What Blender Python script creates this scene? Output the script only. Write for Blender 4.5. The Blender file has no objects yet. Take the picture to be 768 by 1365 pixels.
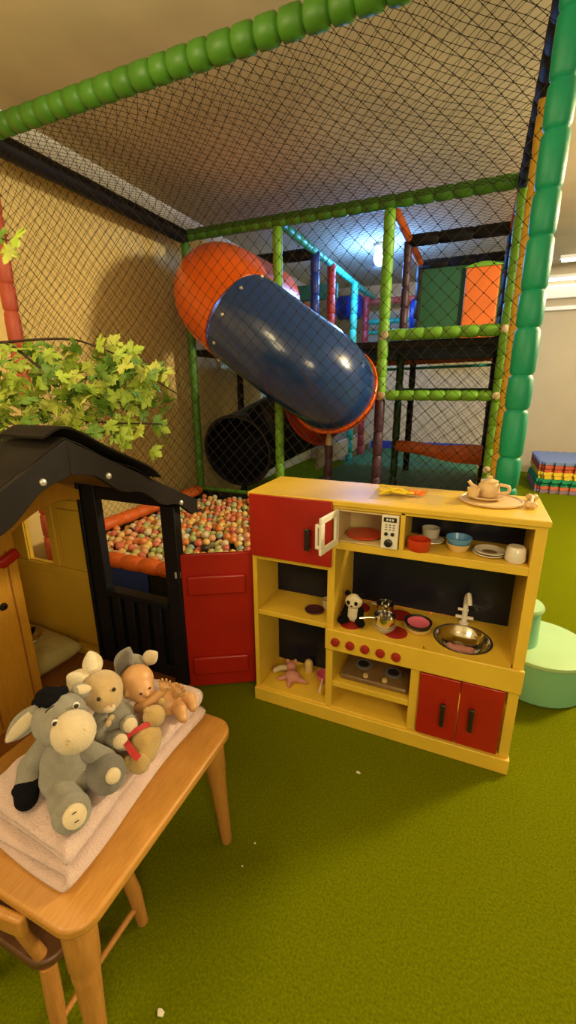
import bpy, bmesh, math, random
from mathutils import Vector as V, Matrix, Euler
random.seed(7)
PI = math.pi
SC = bpy.context.scene
COL = SC.collection

# ------------------------------------------------------------------ materials
def _new(name):
    m = bpy.data.materials.new(name); m.use_nodes = True
    nt = m.node_tree
    return m, nt, nt.nodes['Principled BSDF']

def mat(name, col, rough=.5, metal=0., var=.0, vscale=8., bump=0., bscale=60., coat=0., spec=.5, sheen=0., stretch=None, col2=None, trans=0., emit=None, estr=0.):
    m, nt, b = _new(name)
    N, L = nt.nodes, nt.links
    b.inputs['Base Color'].default_value = (*col, 1)
    b.inputs['Roughness'].default_value = rough
    b.inputs['Metallic'].default_value = metal
    b.inputs['Specular IOR Level'].default_value = spec
    b.inputs['Coat Weight'].default_value = coat
    if sheen:
        b.inputs['Sheen Weight'].default_value = sheen
        b.inputs['Sheen Roughness'].default_value = .5
    if trans:
        b.inputs['Transmission Weight'].default_value = trans
    if emit:
        b.inputs['Emission Color'].default_value = (*emit, 1)
        b.inputs['Emission Strength'].default_value = estr
    if var or col2 or bump:
        tc = N.new('ShaderNodeTexCoord'); mp = N.new('ShaderNodeMapping')
        L.new(tc.outputs['Object'], mp.inputs['Vector'])
        if stretch: mp.inputs['Scale'].default_value = stretch
    if var or col2:
        n = N.new('ShaderNodeTexNoise'); n.inputs['Scale'].default_value = vscale; n.inputs['Detail'].default_value = 6
        L.new(mp.outputs['Vector'], n.inputs['Vector'])
        mx = N.new('ShaderNodeMix'); mx.data_type = 'RGBA'
        c2 = col2 if col2 else tuple(c * (1 - var) for c in col)
        mx.inputs['A'].default_value = (*col, 1); mx.inputs['B'].default_value = (*c2, 1)
        rp = N.new('ShaderNodeValToRGB'); rp.color_ramp.elements[0].position = .35; rp.color_ramp.elements[1].position = .68
        L.new(n.outputs['Fac'], rp.inputs['Fac']); L.new(rp.outputs['Color'], mx.inputs['Factor'])
        L.new(mx.outputs['Result'], b.inputs['Base Color'])
    if bump:
        n2 = N.new('ShaderNodeTexNoise'); n2.inputs['Scale'].default_value = bscale; n2.inputs['Detail'].default_value = 4
        L.new(mp.outputs['Vector'], n2.inputs['Vector'])
        bp = N.new('ShaderNodeBump'); bp.inputs['Strength'].default_value = bump; bp.inputs['Distance'].default_value = .004
        L.new(n2.outputs['Fac'], bp.inputs['Height']); L.new(bp.outputs['Normal'], b.inputs['Normal'])
    return m

def wood(name, c1, c2, stretch, rough=.42, vscale=14, coat=.15):
    m, nt, b = _new(name); N, L = nt.nodes, nt.links
    tc = N.new('ShaderNodeTexCoord'); mp = N.new('ShaderNodeMapping'); mp.inputs['Scale'].default_value = stretch
    L.new(tc.outputs['Object'], mp.inputs['Vector'])
    n = N.new('ShaderNodeTexNoise'); n.inputs['Scale'].default_value = vscale; n.inputs['Detail'].default_value = 8; n.inputs['Distortion'].default_value = .6
    L.new(mp.outputs['Vector'], n.inputs['Vector'])
    rp = N.new('ShaderNodeValToRGB')
    rp.color_ramp.elements[0].position = .3; rp.color_ramp.elements[1].position = .72
    rp.color_ramp.elements[0].color = (*c1, 1); rp.color_ramp.elements[1].color = (*c2, 1)
    L.new(n.outputs['Fac'], rp.inputs['Fac']); L.new(rp.outputs['Color'], b.inputs['Base Color'])
    bp = N.new('ShaderNodeBump'); bp.inputs['Strength'].default_value = .12; bp.inputs['Distance'].default_value = .002
    L.new(n.outputs['Fac'], bp.inputs['Height']); L.new(bp.outputs['Normal'], b.inputs['Normal'])
    b.inputs['Roughness'].default_value = rough; b.inputs['Coat Weight'].default_value = coat; b.inputs['Coat Roughness'].default_value = .3
    return m

M = {}
M['carpet'] = mat('green_carpet', (.168, .190, .001), .97, var=.35, vscale=150, bump=.9, bscale=420, spec=.03, col2=(.098, .122, .001))
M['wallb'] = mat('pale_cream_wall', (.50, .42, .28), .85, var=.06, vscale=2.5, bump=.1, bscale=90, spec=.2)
M['wall'] = mat('cream_wall', (.82, .63, .25), .85, var=.08, vscale=2.5, bump=.15, bscale=90, spec=.2)
M['ceil'] = mat('cream_ceiling', (.64, .55, .38), .9, var=.18, vscale=1.6, bump=.05, bscale=60, spec=.15)
M['white_trim'] = mat('white_trim', (.8, .78, .72), .5)
M['lime'] = mat('lime_vinyl_foam', (.17, .42, .03), .5, var=.18, vscale=14, bump=.1, bscale=120)
M['green'] = mat('green_vinyl_foam', (.068, .235, .018), .48, var=.2, vscale=10, bump=.12, bscale=80)
M['teal'] = mat('teal_vinyl_foam', (.0, .30, .16), .45, var=.12, vscale=14, bump=.25, bscale=260)
M['mintrail'] = mat('seafoam_vinyl_foam', (.04, .45, .28), .45)
M['yellowfoam'] = mat('yellow_vinyl_foam', (.62, .36, .02), .55, var=.2, vscale=20)
M['pink'] = mat('coral_vinyl_foam', (.56, .10, .055), .5, var=.15, vscale=12)
M['orangefoam'] = mat('orange_vinyl_foam', (.74, .14, .02), .5, var=.2, vscale=14, bump=.2, bscale=60)
M['blackfoam'] = mat('black_vinyl_foam', (.009, .008, .011), .6, bump=.3, bscale=40, spec=.25)
M['purple'] = mat('purple_vinyl_foam', (.06, .022, .05), .5, var=.2, vscale=15)
M['bluefoam'] = mat('blue_vinyl_foam', (.012, .035, .30), .45)
M['redfoam'] = mat('red_vinyl_foam', (.42, .035, .03), .5)
M['dkgreen'] = mat('dark_green_vinyl', (.012, .085, .035), .5, var=.2, vscale=10)
M['gapdark'] = mat('dark_joint', (.02, .03, .015), .8)
M['net'] = mat('dark_cord', (.022, .016, .010), .8, spec=.2)
M['beigeclamp'] = mat('cream_plastic_clamp', (.55, .45, .28), .5)
M['panelgreen'] = mat('dark_green_panel', (.016, .10, .03), .6, var=.15, vscale=6)
M['panelorange'] = mat('orange_panel', (.72, .15, .015), .55, var=.1, vscale=7)
M['deckblack'] = mat('black_deck_vinyl', (.010, .009, .010), .7, spec=.2)
M['matgreen'] = mat('green_floor_pad', (.02, .16, .06), .6, var=.15, vscale=4)
M['slideorange'] = mat('orange_moulded_plastic', (.80, .12, .005), .32, var=.12, vscale=3, coat=.2)
M['slideblue'] = mat('blue_moulded_plastic', (.016, .050, .19), .2, var=.12, vscale=3, coat=.4)
M['slidered'] = mat('red_moulded_plastic', (.32, .03, .012), .35)
M['slideblack'] = mat('black_moulded_plastic', (.006, .008, .018), .4)
M['steel'] = mat('brushed_steel', (.80, .78, .73), .13, metal=1.)
M['bolt'] = mat('pale_steel_bolt', (.7, .68, .62), .35, metal=.6)
M['navy'] = mat('navy_black_paint', (.007, .008, .015), .5, var=.2, vscale=10, bump=.08, bscale=50, spec=.3)
M['felt'] = mat('dark_roof_felt', (.016, .012, .008), .85, var=.35, vscale=9, bump=.4, bscale=50, spec=.2)
M['fascia'] = mat('dark_brown_board', (.013, .0095, .008), .6, var=.3, vscale=12, bump=.1, bscale=40, spec=.25)
M['hyellow'] = mat('yellow_painted_wood', (.82, .52, .04), .5, var=.10, vscale=5, bump=.1, bscale=40)
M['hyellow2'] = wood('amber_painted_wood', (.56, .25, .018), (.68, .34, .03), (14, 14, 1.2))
M['hfloor'] = wood('orange_brown_board', (.30, .105, .02), (.40, .16, .03), (2, 9, 9))
M['roofedge'] = wood('pale_roof_edge_wood', (.28, .14, .05), (.36, .2, .08), (3, 3, 12))
M['redpaint'] = mat('red_gloss_paint', (.44, .012, .006), .38, var=.18, vscale=6, bump=.06, bscale=30, coat=.2)
M['kyellow'] = mat('kitchen_yellow_paint', (.80, .53, .045), .42, var=.12, vscale=7, bump=.05, bscale=40, coat=.2)
M['knavy'] = mat('navy_gloss_board', (.008, .010, .022), .3, var=.2, vscale=5, coat=.08, spec=.35)
M['kred'] = mat('kitchen_red_paint', (.40, .012, .006), .36, var=.15, vscale=6, coat=.25)
M['burner'] = mat('dark_red_disc_paint', (.34, .016, .01), .5)
M['handle'] = mat('black_handle', (.012, .010, .010), .3, coat=.3)
M['whiteplast'] = mat('white_plastic', (.80, .76, .66), .35)
M['creamplast'] = mat('cream_plastic', (.70, .60, .42), .4)
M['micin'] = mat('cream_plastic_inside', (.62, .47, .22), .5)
M['dark'] = mat('black_plastic', (.015, .015, .016), .35)
M['grey'] = mat('grey_plastic', (.16, .16, .16), .4)
M['redplast'] = mat('red_toy_plastic', (.55, .045, .012), .3, coat=.2)
M['blueplast'] = mat('blue_toy_plastic', (.10, .32, .62), .3, coat=.2)
M['beige'] = mat('beige_toy_plastic', (.70, .50, .20), .4)
M['pinkplast'] = mat('pink_toy_plastic', (.78, .16, .28), .35)
M['purplast'] = mat('plum_toy_plastic', (.085, .022, .03), .3)
M['ceramic'] = mat('white_china', (.78, .72, .60), .22, coat=.3)
M['plyw'] = wood('pale_birch', (.66, .46, .22), (.74, .54, .29), (6, 6, 6), .5)
M['brownclear'] = mat('smoky_brown_plastic', (.22, .13, .05), .3, var=.3, vscale=20)
M['ytoy'] = mat('yellow_toy_lace', (.80, .60, .02), .5)
M['otoy'] = mat('orange_toy_lace', (.85, .25, .03), .5)
M['clear'] = mat('clear_plastic', (.80, .76, .62), .12)
M['clear'].node_tree.nodes['Principled BSDF'].inputs['Alpha'].default_value = .45
M['film'] = mat('clear_film', (.80, .70, .40), .15)
M['film'].node_tree.nodes['Principled BSDF'].inputs['Alpha'].default_value = .22
M['mint'] = mat('mint_moulded_plastic', (.22, .52, .30), .42, var=.08, vscale=4)
M['mintlit'] = mat('top_lit_mint_plastic', (.40, .62, .30), .4, var=.08, vscale=6)  # mint made paler for the light falling on the stool tops
M['table'] = wood('warm_beech', (.45, .20, .035), (.56, .275, .055), (16, 1.6, 16))
M['legwood'] = wood('warm_beech_turned', (.42, .18, .035), (.52, .24, .055), (12, 12, 1.5))
M['shadedseat'] = wood('shaded_brown_seat', (.085, .035, .012), (.12, .05, .018), (8, 2, 8))  # the shade under the table is put into this brown
M['blanket'] = mat('pink_fleece', (.72, .52, .47), .95, var=.10, vscale=22, bump=1., bscale=300, sheen=.5, spec=.1)
M['greyplush'] = mat('grey_plush', (.31, .285, .225), .95, var=.22, vscale=40, bump=1., bscale=500, sheen=.5, spec=.1)
M['dgreyplush'] = mat('slate_grey_plush', (.20, .185, .155), .95, var=.2, vscale=40, bump=1., bscale=500, sheen=.4, spec=.1)
M['creamplush'] = mat('cream_plush', (.74, .60, .38), .95, var=.1, vscale=40, bump=.8, bscale=500, sheen=.5, spec=.1)
M['tanplush'] = mat('tan_plush', (.60, .42, .20), .95, var=.12, vscale=40, bump=.8, bscale=500, sheen=.5, spec=.1)
M['goldplush'] = mat('honey_plush', (.58, .38, .13), .95, var=.15, vscale=50, bump=1., bscale=500, sheen=.4, spec=.1)
M['blackplush'] = mat('black_fur', (.006, .006, .008), .95, bump=1., bscale=300, spec=.1)
M['whiteplush'] = mat('white_plush', (.76, .68, .50), .95, bump=.8, bscale=400, spec=.1)
M['pinkplush'] = mat('dusty_pink_plush', (.62, .28, .24), .95, bump=.8, bscale=400, spec=.1)
M['skin'] = mat('doll_vinyl', (.58, .31, .125), .45, var=.10, vscale=14)
M['ribbon'] = mat('red_ribbon', (.45, .015, .015), .5)
M['eye'] = mat('black_bead', (.01, .007, .005), .15)
M['eyewhite'] = mat('white_stitching', (.75, .70, .60), .6)
M['thread'] = mat('dark_thread', (.03, .02, .015), .8)
M['cushion'] = mat('pale_olive_cushion', (.72, .62, .26), .9, var=.15, vscale=12, bump=.5, bscale=120)
M['branch'] = mat('dark_twig', (.035, .018, .010), .8)
M['leafA'] = mat('light_green_leaf', (.37, .52, .045), .55, var=.2, vscale=14)
M['leafB'] = mat('mid_green_leaf', (.13, .27, .025), .55, var=.25, vscale=14)
M['leafC'] = mat('yellow_green_leaf', (.50, .58, .08), .55, var=.2, vscale=14)
M['scrap'] = mat('white_paper', (.75, .70, .55), .8)
M['lampglow'] = mat('lit_lamp', (.8, .9, 1), .5, emit=(.50, .76, 1.), estr=11)
M['tubeglow'] = mat('lit_tube', (1, 1, .95), .5, emit=(1, .93, .75), estr=5)
for k, c in dict(orange=(.74, .25, .07), coral=(.66, .17, .11), yellow=(.78, .52, .16), green=(.40, .50, .20), white=(.72, .62, .42), blue=(.30, .40, .36), peach=(.76, .40, .20), lime=(.58, .55, .20), black=(.02, .018, .018)).items():
    M['ball_' + k] = mat('ball_' + k, c, .42, var=.1, vscale=30)
for k, c in dict(blue=(.16, .22, .42), red=(.50, .10, .05), yellow=(.72, .50, .04), green=(.02, .26, .13), orange=(.58, .15, .08), purple=(.24, .16, .2)).items():
    M['mat_' + k] = mat('mat_' + k, c, .85, bump=.3, bscale=200, spec=.2)

# ------------------------------------------------------------------ mesh builder
class MB:
    def __init__(s): s.v, s.f, s.m = [], [], []; s.cur = 0
    def add(s, vs, fs):
        b = len(s.v); s.v += [tuple(p) for p in vs]
        for f in fs: s.f.append(tuple(b + i for i in f)); s.m.append(s.cur)
        return s
    def box(s, x0, x1, y0, y1, z0, z1, T=None):
        vs = [V((x, y, z)) for x in (x0, x1) for y in (y0, y1) for z in (z0, z1)]
        if T is not None: vs = [T @ p for p in vs]
        return s.add(vs, [(0, 1, 3, 2), (4, 6, 7, 5), (0, 4, 5, 1), (2, 3, 7, 6), (0, 2, 6, 4), (1, 5, 7, 3)])
    def bar(s, a, b, w, h, up=(0, 0, 1)):
        a, b = V(a), V(b); d = (b - a); L = d.length; d.normalize()
        x = d.cross(V(up)).normalized(); u = x.cross(d)
        T = Matrix((( x.x, d.x, u.x, a.x), (x.y, d.y, u.y, a.y), (x.z, d.z, u.z, a.z), (0, 0, 0, 1)))
        return s.box(-w / 2, w / 2, 0, L, -h / 2, h / 2, T)
    def tube(s, pts, r, n=12, caps=True):
        pts = [V(p) for p in pts]
        rs = r if isinstance(r, (list, tuple)) else [r] * len(pts)
        rings = []; ref = None
        for i, p in enumerate(pts):
            d = (pts[min(i + 1, len(pts) - 1)] - pts[max(i - 1, 0)])
            d = d.normalized() if d.length > 1e-9 else V((0, 0, 1))
            if ref is None: ref = V((0, 0, 1)) if abs(d.z) < .9 else V((1, 0, 0))
            x = (ref - d * ref.dot(d)); x = x.normalized() if x.length > 1e-6 else d.orthogonal().normalized()
            ref = x; y = d.cross(x)
            rings.append([p + (x * math.cos(2 * PI * k / n) + y * math.sin(2 * PI * k / n)) * rs[i] for k in range(n)])
        vs = [q for R in rings for q in R]; fs = []
        for i in range(len(pts) - 1):
            for k in range(n):
                a, b = i * n + k, i * n + (k + 1) % n
                fs.append((a, b, b + n, a + n))
        if caps:
            fs.append(tuple(range(n - 1, -1, -1))); fs.append(tuple(range((len(pts) - 1) * n, len(pts) * n)))
        return s.add(vs, fs)
    def capsule(s, a, b, ra, rb=None, n=14, k=5):
        rb = ra if rb is None else rb; a, b = V(a), V(b); d = (b - a); d = d.normalized() if d.length > 1e-6 else V((0, 0, 1))
        P, R = [], []
        for i in range(k + 1):
            t = PI / 2 * (1 - i / k); P.append(a - d * ra * math.sin(t)); R.append(max(ra * math.cos(t), ra * .03))
        for i in range(k + 1):
            t = PI / 2 * i / k; P.append(b + d * rb * math.sin(t)); R.append(max(rb * math.cos(t), rb * .03))
        return s.tube(P, R, n)
    def lathe(s, prof, c=(0, 0, 0), d=(0, 0, 1), n=28, caps=True):
        c, d = V(c), V(d).normalized()
        x = d.orthogonal().normalized(); y = d.cross(x)
        vs, fs = [], []
        for r, h in prof:
            for k in range(n):
                a = 2 * PI * k / n; vs.append(c + d * h + (x * math.cos(a) + y * math.sin(a)) * r)
        for i in range(len(prof) - 1):
            for k in range(n):
                a, b = i * n + k, i * n + (k + 1) % n
                fs.append((a, b, b + n, a + n))
        if caps:
            if prof[0][0] > 1e-5: fs.append(tuple(range(n - 1, -1, -1)))
            if prof[-1][0] > 1e-5: fs.append(tuple(range((len(prof) - 1) * n, len(prof) * n)))
        return s.add(vs, fs)
    def ell(s, c, r, rot=None, n=20, m=12):
        c = V(c); r = (r, r, r) if isinstance(r, (int, float)) else r
        Rm = Euler(rot).to_matrix() if rot else None
        vs, fs = [], []
        for i in range(m + 1):
            t = PI * i / m; st = max(math.sin(t), .02)
            for k in range(n):
                a = 2 * PI * k / n
                p = V((r[0] * st * math.cos(a), r[1] * st * math.sin(a), -r[2] * math.cos(t)))
                vs.append(c + (Rm @ p if Rm else p))
        for i in range(m):
            for k in range(n):
                a, b = i * n + k, i * n + (k + 1) % n
                fs.append((a, b, b + n, a + n))
        fs.append(tuple(range(n - 1, -1, -1))); fs.append(tuple(range(m * n, (m + 1) * n)))
        return s.add(vs, fs)
    def prism(s, pts, ext):
        pts = [V(p) for p in pts]; e = V(ext); n = len(pts)
        fs = [tuple(range(n)), tuple(range(2 * n - 1, n - 1, -1))]
        for i in range(n): j = (i + 1) % n; fs.append((i, i + n, j + n, j))
        return s.add(pts + [p + e for p in pts], fs)
    def build(s, name, m, parent=None, label=None, bevel=0., seg=2, angle=38, remesh=0., smooth=0, sub=0):
        me = bpy.data.meshes.new(name); me.from_pydata(s.v, [], s.f); me.validate()
        bm = bmesh.new(); bm.from_mesh(me); bmesh.ops.recalc_face_normals(bm, faces=bm.faces); bm.to_mesh(me); bm.free()
        ms = m if isinstance(m, (list, tuple)) else [m]
        for k in ms: me.materials.append(M[k])
        if len(ms) > 1 and len(me.polygons) == len(s.m): me.polygons.foreach_set('material_index', s.m)
        me.polygons.foreach_set('use_smooth', [True] * len(me.polygons))
        me.set_sharp_from_angle(angle=math.radians(angle))
        o = bpy.data.objects.new(name, me); COL.objects.link(o)
        if parent is not None:
            o.parent = parent
            q, t = parent, V((0, 0, 0))
            while q is not None and q.type == 'EMPTY': t += q.location; q = None
            if parent.type == 'EMPTY': o.matrix_parent_inverse = Matrix.Translation(-parent.location)
        if label: o['label'] = label
        if bevel:
            b = o.modifiers.new('bevel', 'BEVEL'); b.width = bevel; b.segments = seg; b.limit_method = 'ANGLE'; b.angle_limit = math.radians(40)
        if remesh:
            b = o.modifiers.new('remesh', 'REMESH'); b.mode = 'VOXEL'; b.voxel_size = remesh; b.use_smooth_shade = True
            b = o.modifiers.new('smooth', 'SMOOTH'); b.factor = .5; b.iterations = max(smooth, 4)
        if sub:
            b = o.modifiers.new('sub', 'SUBSURF'); b.levels = sub; b.render_levels = sub
        return o

def thing(name, label, cat, loc=(0, 0, 0), group=None):
    o = bpy.data.objects.new(name, None); COL.objects.link(o); o.location = V(loc); o.empty_display_size = .05
    return tag(o, label, cat, group)
def tag(o, label, cat, group=None, kind=None):
    o['label'] = label; o['category'] = cat
    if group: o['group'] = group
    if kind: o['kind'] = kind
    return o
def struct(name, mb, m, **k):
    o = mb.build(name, m, **k); o['kind'] = 'structure'; return o
def B(*a, **k): return MB().box(*a, **k)
def bez(pts, n=8):
    """smooth curve through points (Catmull-Rom)"""
    P = [V(p) for p in pts]; P = [P[0] * 2 - P[1]] + P + [P[-1] * 2 - P[-2]]; out = []
    for i in range(1, len(P) - 2):
        for k in range(n):
            t = k / n; a, b, c, d = P[i - 1], P[i], P[i + 1], P[i + 2]
            out.append(.5 * ((2 * b) + (c - a) * t + (2 * a - 5 * b + 4 * c - d) * t * t + (3 * b - a - 3 * c + d) * t ** 3))
    out.append(P[-2]); return out

# ------------------------------------------------------------------ camera
F = 570.2
yaw, pitch, roll = (math.radians(a) for a in (23.307, 16.507, -.342))
f_ = V((-math.sin(yaw) * math.cos(pitch), math.cos(yaw) * math.cos(pitch), -math.sin(pitch)))
r_ = V((math.cos(yaw), math.sin(yaw), 0)); u_ = r_.cross(f_)
rr, uu = r_ * math.cos(roll) + u_ * math.sin(roll), u_ * math.cos(roll) - r_ * math.sin(roll)
cam = bpy.data.cameras.new('camera'); co = bpy.data.objects.new('camera', cam); COL.objects.link(co)
CAMP = V((0, 0, 1.4))
co.matrix_world = Matrix(((rr.x, uu.x, -f_.x, CAMP.x), (rr.y, uu.y, -f_.y, CAMP.y), (rr.z, uu.z, -f_.z, CAMP.z), (0, 0, 0, 1)))
cam.sensor_fit = 'VERTICAL'; cam.sensor_height = 36; cam.lens = 36 * F / 1365; cam.clip_start = .02; cam.clip_end = 60
SC.camera = co

# ------------------------------------------------------------------ room
WX0, WX1, WY0, WY1, CZ = -2.95, 4.6, -2.6, 8.0, 3.02
struct('floor', B(WX0, WX1, WY0, WY1, -.06, 0), 'carpet')
struct('ceiling', B(WX0, WX1, WY0, WY1, CZ, CZ + .06), 'ceil')
struct('wall_left', B(WX0 - .08, WX0, WY0, WY1, 0, CZ), 'wall')
struct('wall_back', B(WX0, WX1, WY1, WY1 + .08, 0, CZ), 'wallb')
struct('lamp_band_trim', MB().prism([(WX0, 2.05, CZ), (WX0 + .09, 2.05, CZ), (WX0 + .08, 2.05, CZ - .02), (WX0 + .02, 2.05, CZ - .08), (WX0, 2.05, CZ - .09)], (0, 5.95, 0)), 'white_trim')  # white coving added to stand in for lamplight along the ceiling edge
struct('trim_2', B(.3, WX1, 7.90, 8.0, 2.60, 2.78), 'white_trim', bevel=.01)
struct('trim_3', B(.3, WX1, 7.93, 8.0, 2.44, 2.50), 'white_trim', bevel=.01)
struct('baseboard_back', B(.3, WX1, 7.98, 8.0, 0, .10), 'wall')

# ------------------------------------------------------------------ play frame
def pad(a, b, r, seg, name, m, parent, label=None, n=14, alt=0., shrink=.80, r2=None):
    """a foam padded pipe from a to b: barrel shaped foam pieces with tight joints"""
    a, b = V(a), V(b); L = (b - a).length; d = (b - a) / L
    mb = MB(); h = 0.; P, R = [], []; i = 0
    while h < L - 1e-4:
        s = seg * (1 + alt * (1 if i % 2 else -1)) * random.uniform(.93, 1.07)
        if L - h - s < seg * .45: s = L - h
        e = min(.014, s * .16)
        for t, q in ((0, shrink), (e * .35, shrink * .6 + .4 * .97), (e, .985), (s * .5, 1.02), (s - e, .985), (s - e * .35, shrink * .6 + .4 * .97), (s, shrink)):
            P.append(a + d * (h + t)); R.append(r * q)
        h += s; i += 1
    mb.tube(P, R, n)
    return mb.build(name, m, parent, label, angle=50)

XL, X1, X2, XR, YF, YB, HC = -2.735, -1.765, -.79, .15, 2.0, 3.9, 2.77
Y2, Y3, Y4 = 4.87, 5.84, 6.8
fr = thing('soft_play_frame', 'indoor soft play frame of foam-padded coloured posts and beams filling the room behind the kitchen', 'play frame', (-1.3, YF, 0))
# front
pad((XL, YF, .0), (XL, YF, HC - .03), .044, .19, 'corner_post', 'pink', fr, 'coral red foam-padded post', alt=.12)
pad((XR, YF, 0), (XR, YF, HC - .02), .046, .16, 'corner_post', 'teal', fr, 'thick teal foam-padded post', alt=.14, n=20)
pad((XL - .03, YF, HC), (XR + .05, YF, HC), .052, .105, 'top_beam', 'green', fr, 'green foam-padded front beam', alt=.05, n=18, shrink=.66)
# sides
pad((XL, YF, HC - .01), (XL, YB, HC - .01), .062, .5, 'top_beam', 'blackfoam', fr, 'black padded beam along the left wall', shrink=.95)
pad((XR - .01, YF, HC - .02), (XR - .01, YB, HC - .02), .045, .17, 'top_beam', 'blackfoam', fr, 'black padded right-hand beam')
pad((XR, 2.82, 0), (XR, 2.82, HC), .035, .15, 'side_post', 'yellowfoam', fr, 'slim yellow padded post', alt=.1, shrink=.88)
# back row
pad((XL, YB, HC), (XR, YB, HC), .050, .135, 'back_beam', 'green', fr, 'green padded beam over the slide')
pad((XL, YB, 0), (XL, YB, HC - .05), .042, .20, 'back_post', 'green', fr, 'green padded post', shrink=.88)
pad((X1, YB, 0), (X1, YB, HC - .05), .044, .17, 'back_post', 'lime', fr, 'lime padded post', shrink=.86)
pad((X2, YB, 1.31), (X2, YB, HC - .05), .046, .16, 'back_post', 'lime', fr, 'lime padded upper post')
pad((X2, YB, 0), (X2, YB, 1.28), .044, .20, 'back_post', 'purple', fr, 'dark plum padded lower post')
pad((XR, YB, 0), (XR, YB, HC - .05), .050, .18, 'back_post', 'lime', fr, 'lime padded post beside the yellow one')
pad((X2 + .05, YB, 1.80), (XR - .05, YB, 1.80), .046, .145, 'rail', 'lime', fr, 'lime padded upper rail')
pad((X2 + .05, YB, 1.31), (XR - .05, YB, 1.31), .042, .12, 'rail', 'lime', fr, 'lime padded lower rail')
for x, z in ((X2, 1.80), (X2, 1.31), (XR, 1.80), (XR, 1.31), (XR, .72)):
    mb = MB().lathe([(.030, -.04), (.036, -.03), (.036, .03), (.030, .04)], (x, YB - .01, z), (0, 0, 1), 12)
    mb.lathe([(.03, 0), (.03, .03), (.02, .034)], (x + (.02 if x < -.5 else -.02), YB - .03, z), (0, -1, 0), 12)
    mb.build('pipe_clamp', 'beigeclamp', fr, 'cream plastic pipe clamp')
# deeper rows
pad((X2, YB, HC), (X2, Y3, HC), .042, .5, 'depth_beam', 'orangefoam', fr, 'orange red padded beam running back', shrink=.93)
pad((X2, Y2, HC - .02), (XR, Y2, HC - .02), .055, .3, 'cross_beam', 'blackfoam', fr, 'black padded cross beam')
pad((X2, Y3, HC - .02), (XR, Y3, HC - .02), .055, .3, 'cross_beam', 'blackfoam', fr, 'black padded cross beam')
pad((X1, YB, HC), (X1, 8.0 - .06, HC), .040, .16, 'depth_beam', 'mintrail', fr, 'seafoam green padded beam running back')
pad((XL, Y2, HC - .02), (X1, Y2, HC - .02), .06, .3, 'cross_beam', 'blackfoam', fr, 'black padded cross beam')
pad((XL, Y2, 0), (XL, Y2, HC - .08), .04, .2, 'inner_post', 'blackfoam', fr, 'black padded post')
pad((X2, Y2, 1.76), (X2, Y2, HC), .04, .2, 'inner_post', 'purple', fr, 'dark plum padded upper post')
pad((X2, Y2, 0), (X2, Y2, 1.70), .04, .2, 'inner_post', 'dkgreen', fr, 'dark green padded post')
pad((X2, Y3, 0), (X2, Y3, HC), .04, .2, 'inner_post', 'blackfoam', fr, 'black padded post')
pad((XR, Y2, 0), (XR, Y2, HC), .06, .2, 'inner_post', 'blackfoam', fr, 'black padded post')
pad((XR, Y3, 0), (XR, Y3, HC), .05, .2, 'inner_post', 'purple', fr, 'dark plum padded post')
pad((X1, Y2, 1.76), (X1, Y2, HC), .05, .2, 'inner_post', 'bluefoam', fr, 'blue padded post')
pad((X1 + .01, 5.42, 0), (X1 + .01, 5.42, HC), .052, .2, 'inner_post', 'redfoam', fr, 'red padded post')
pad((X1 + .02, 6.45, 0), (X1 + .02, 6.45, HC), .052, .2, 'inner_post', 'mintrail', fr, 'seafoam padded post')
pad((X1 + .06, 7.0, 0), (X1 + .06, 7.0, HC - .1), .052, .2, 'inner_post', 'redfoam', fr, 'faded red padded post')
pad((XR, YB, HC - .02), (XR, Y3, HC - .02), .05, .2, 'depth_beam', 'orangefoam', fr, 'brown orange padded beam')
pad((X2, Y2, 1.34), (XR, Y2, 1.34), .022, .3, 'rail', 'dkgreen', fr, 'thin dark green rail')
pad((-1.5, Y3, 1.66), (XR, Y3, 1.70), .04, .22, 'rail', 'orangefoam', fr, 'orange padded rail under the deck')
pad((-1.5, Y3 + .05, 1.58), (XR, Y3 + .05, 1.62), .018, .3, 'rail', 'mintrail', fr, 'thin seafoam highlight line under the deck')  # thin rail shape added for the teal highlight under the deck
pad((X1, 7.5, 2.68), (XR, 7.5, 2.68), .05, .2, 'rail', 'pink', fr, 'faded red padded far rail')
pad((X1, 7.5, 2.38), (XR, 7.5, 2.38), .04, .2, 'rail', 'mintrail', fr, 'seafoam padded far rail')
pad((X1, 7.5, 2.22), (XR, 7.5, 2.22), .03, .2, 'rail', 'mintrail', fr, 'seafoam padded far rail')
# decks, panels
B(X1, XR, YB + .03, Y3, 1.69, 1.755).build('deck', 'deckblack', fr, 'black padded deck', bevel=.012)
B(XL, X1 - .02, YB + .06, Y3, 1.69, 1.755).build('deck', 'deckblack', fr, 'black padded deck behind the slide', bevel=.012)
B(X2 + .02, XR - .03, Y3 - .02, Y3 + .02, 1.755, 2.71).build('wall_panel', 'panelgreen', fr, 'dark green padded wall panel', bevel=.01)
B(-.275, .085, Y3 - .07, Y3 - .022, 1.755, 2.66).build('wall_panel', 'panelorange', fr, 'orange padded panel', bevel=.014)
MB().prism([(-.30 + .42 * i / 12, Y3 - .07, 2.66 + .05 * math.sin(PI * i / 12)) for i in range(13)], (0, .04, 0)).build('panel_cap', 'lime', fr, 'pale green cap over the orange panel')
B(-2.72, -1.85, 6.0, 6.05, 2.50, 2.70).build('wall_panel', 'dkgreen', fr, 'dark green padded band', bevel=.02)
B(-2.72, -1.85, 6.0, 6.05, 1.76, 2.12).build('wall_panel', 'bluefoam', fr, 'blue padded band', bevel=.02)
MB().lathe([(.30, 0), (.34, .03), (.34, .1), (.30, .13), (.26, .1), (.26, .03)], (-2.50, 6.2, 2.2), (0, -1, 0), 28, False).build('crawl_ring', 'slideorange', fr, 'orange crawl hole ring')
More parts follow.
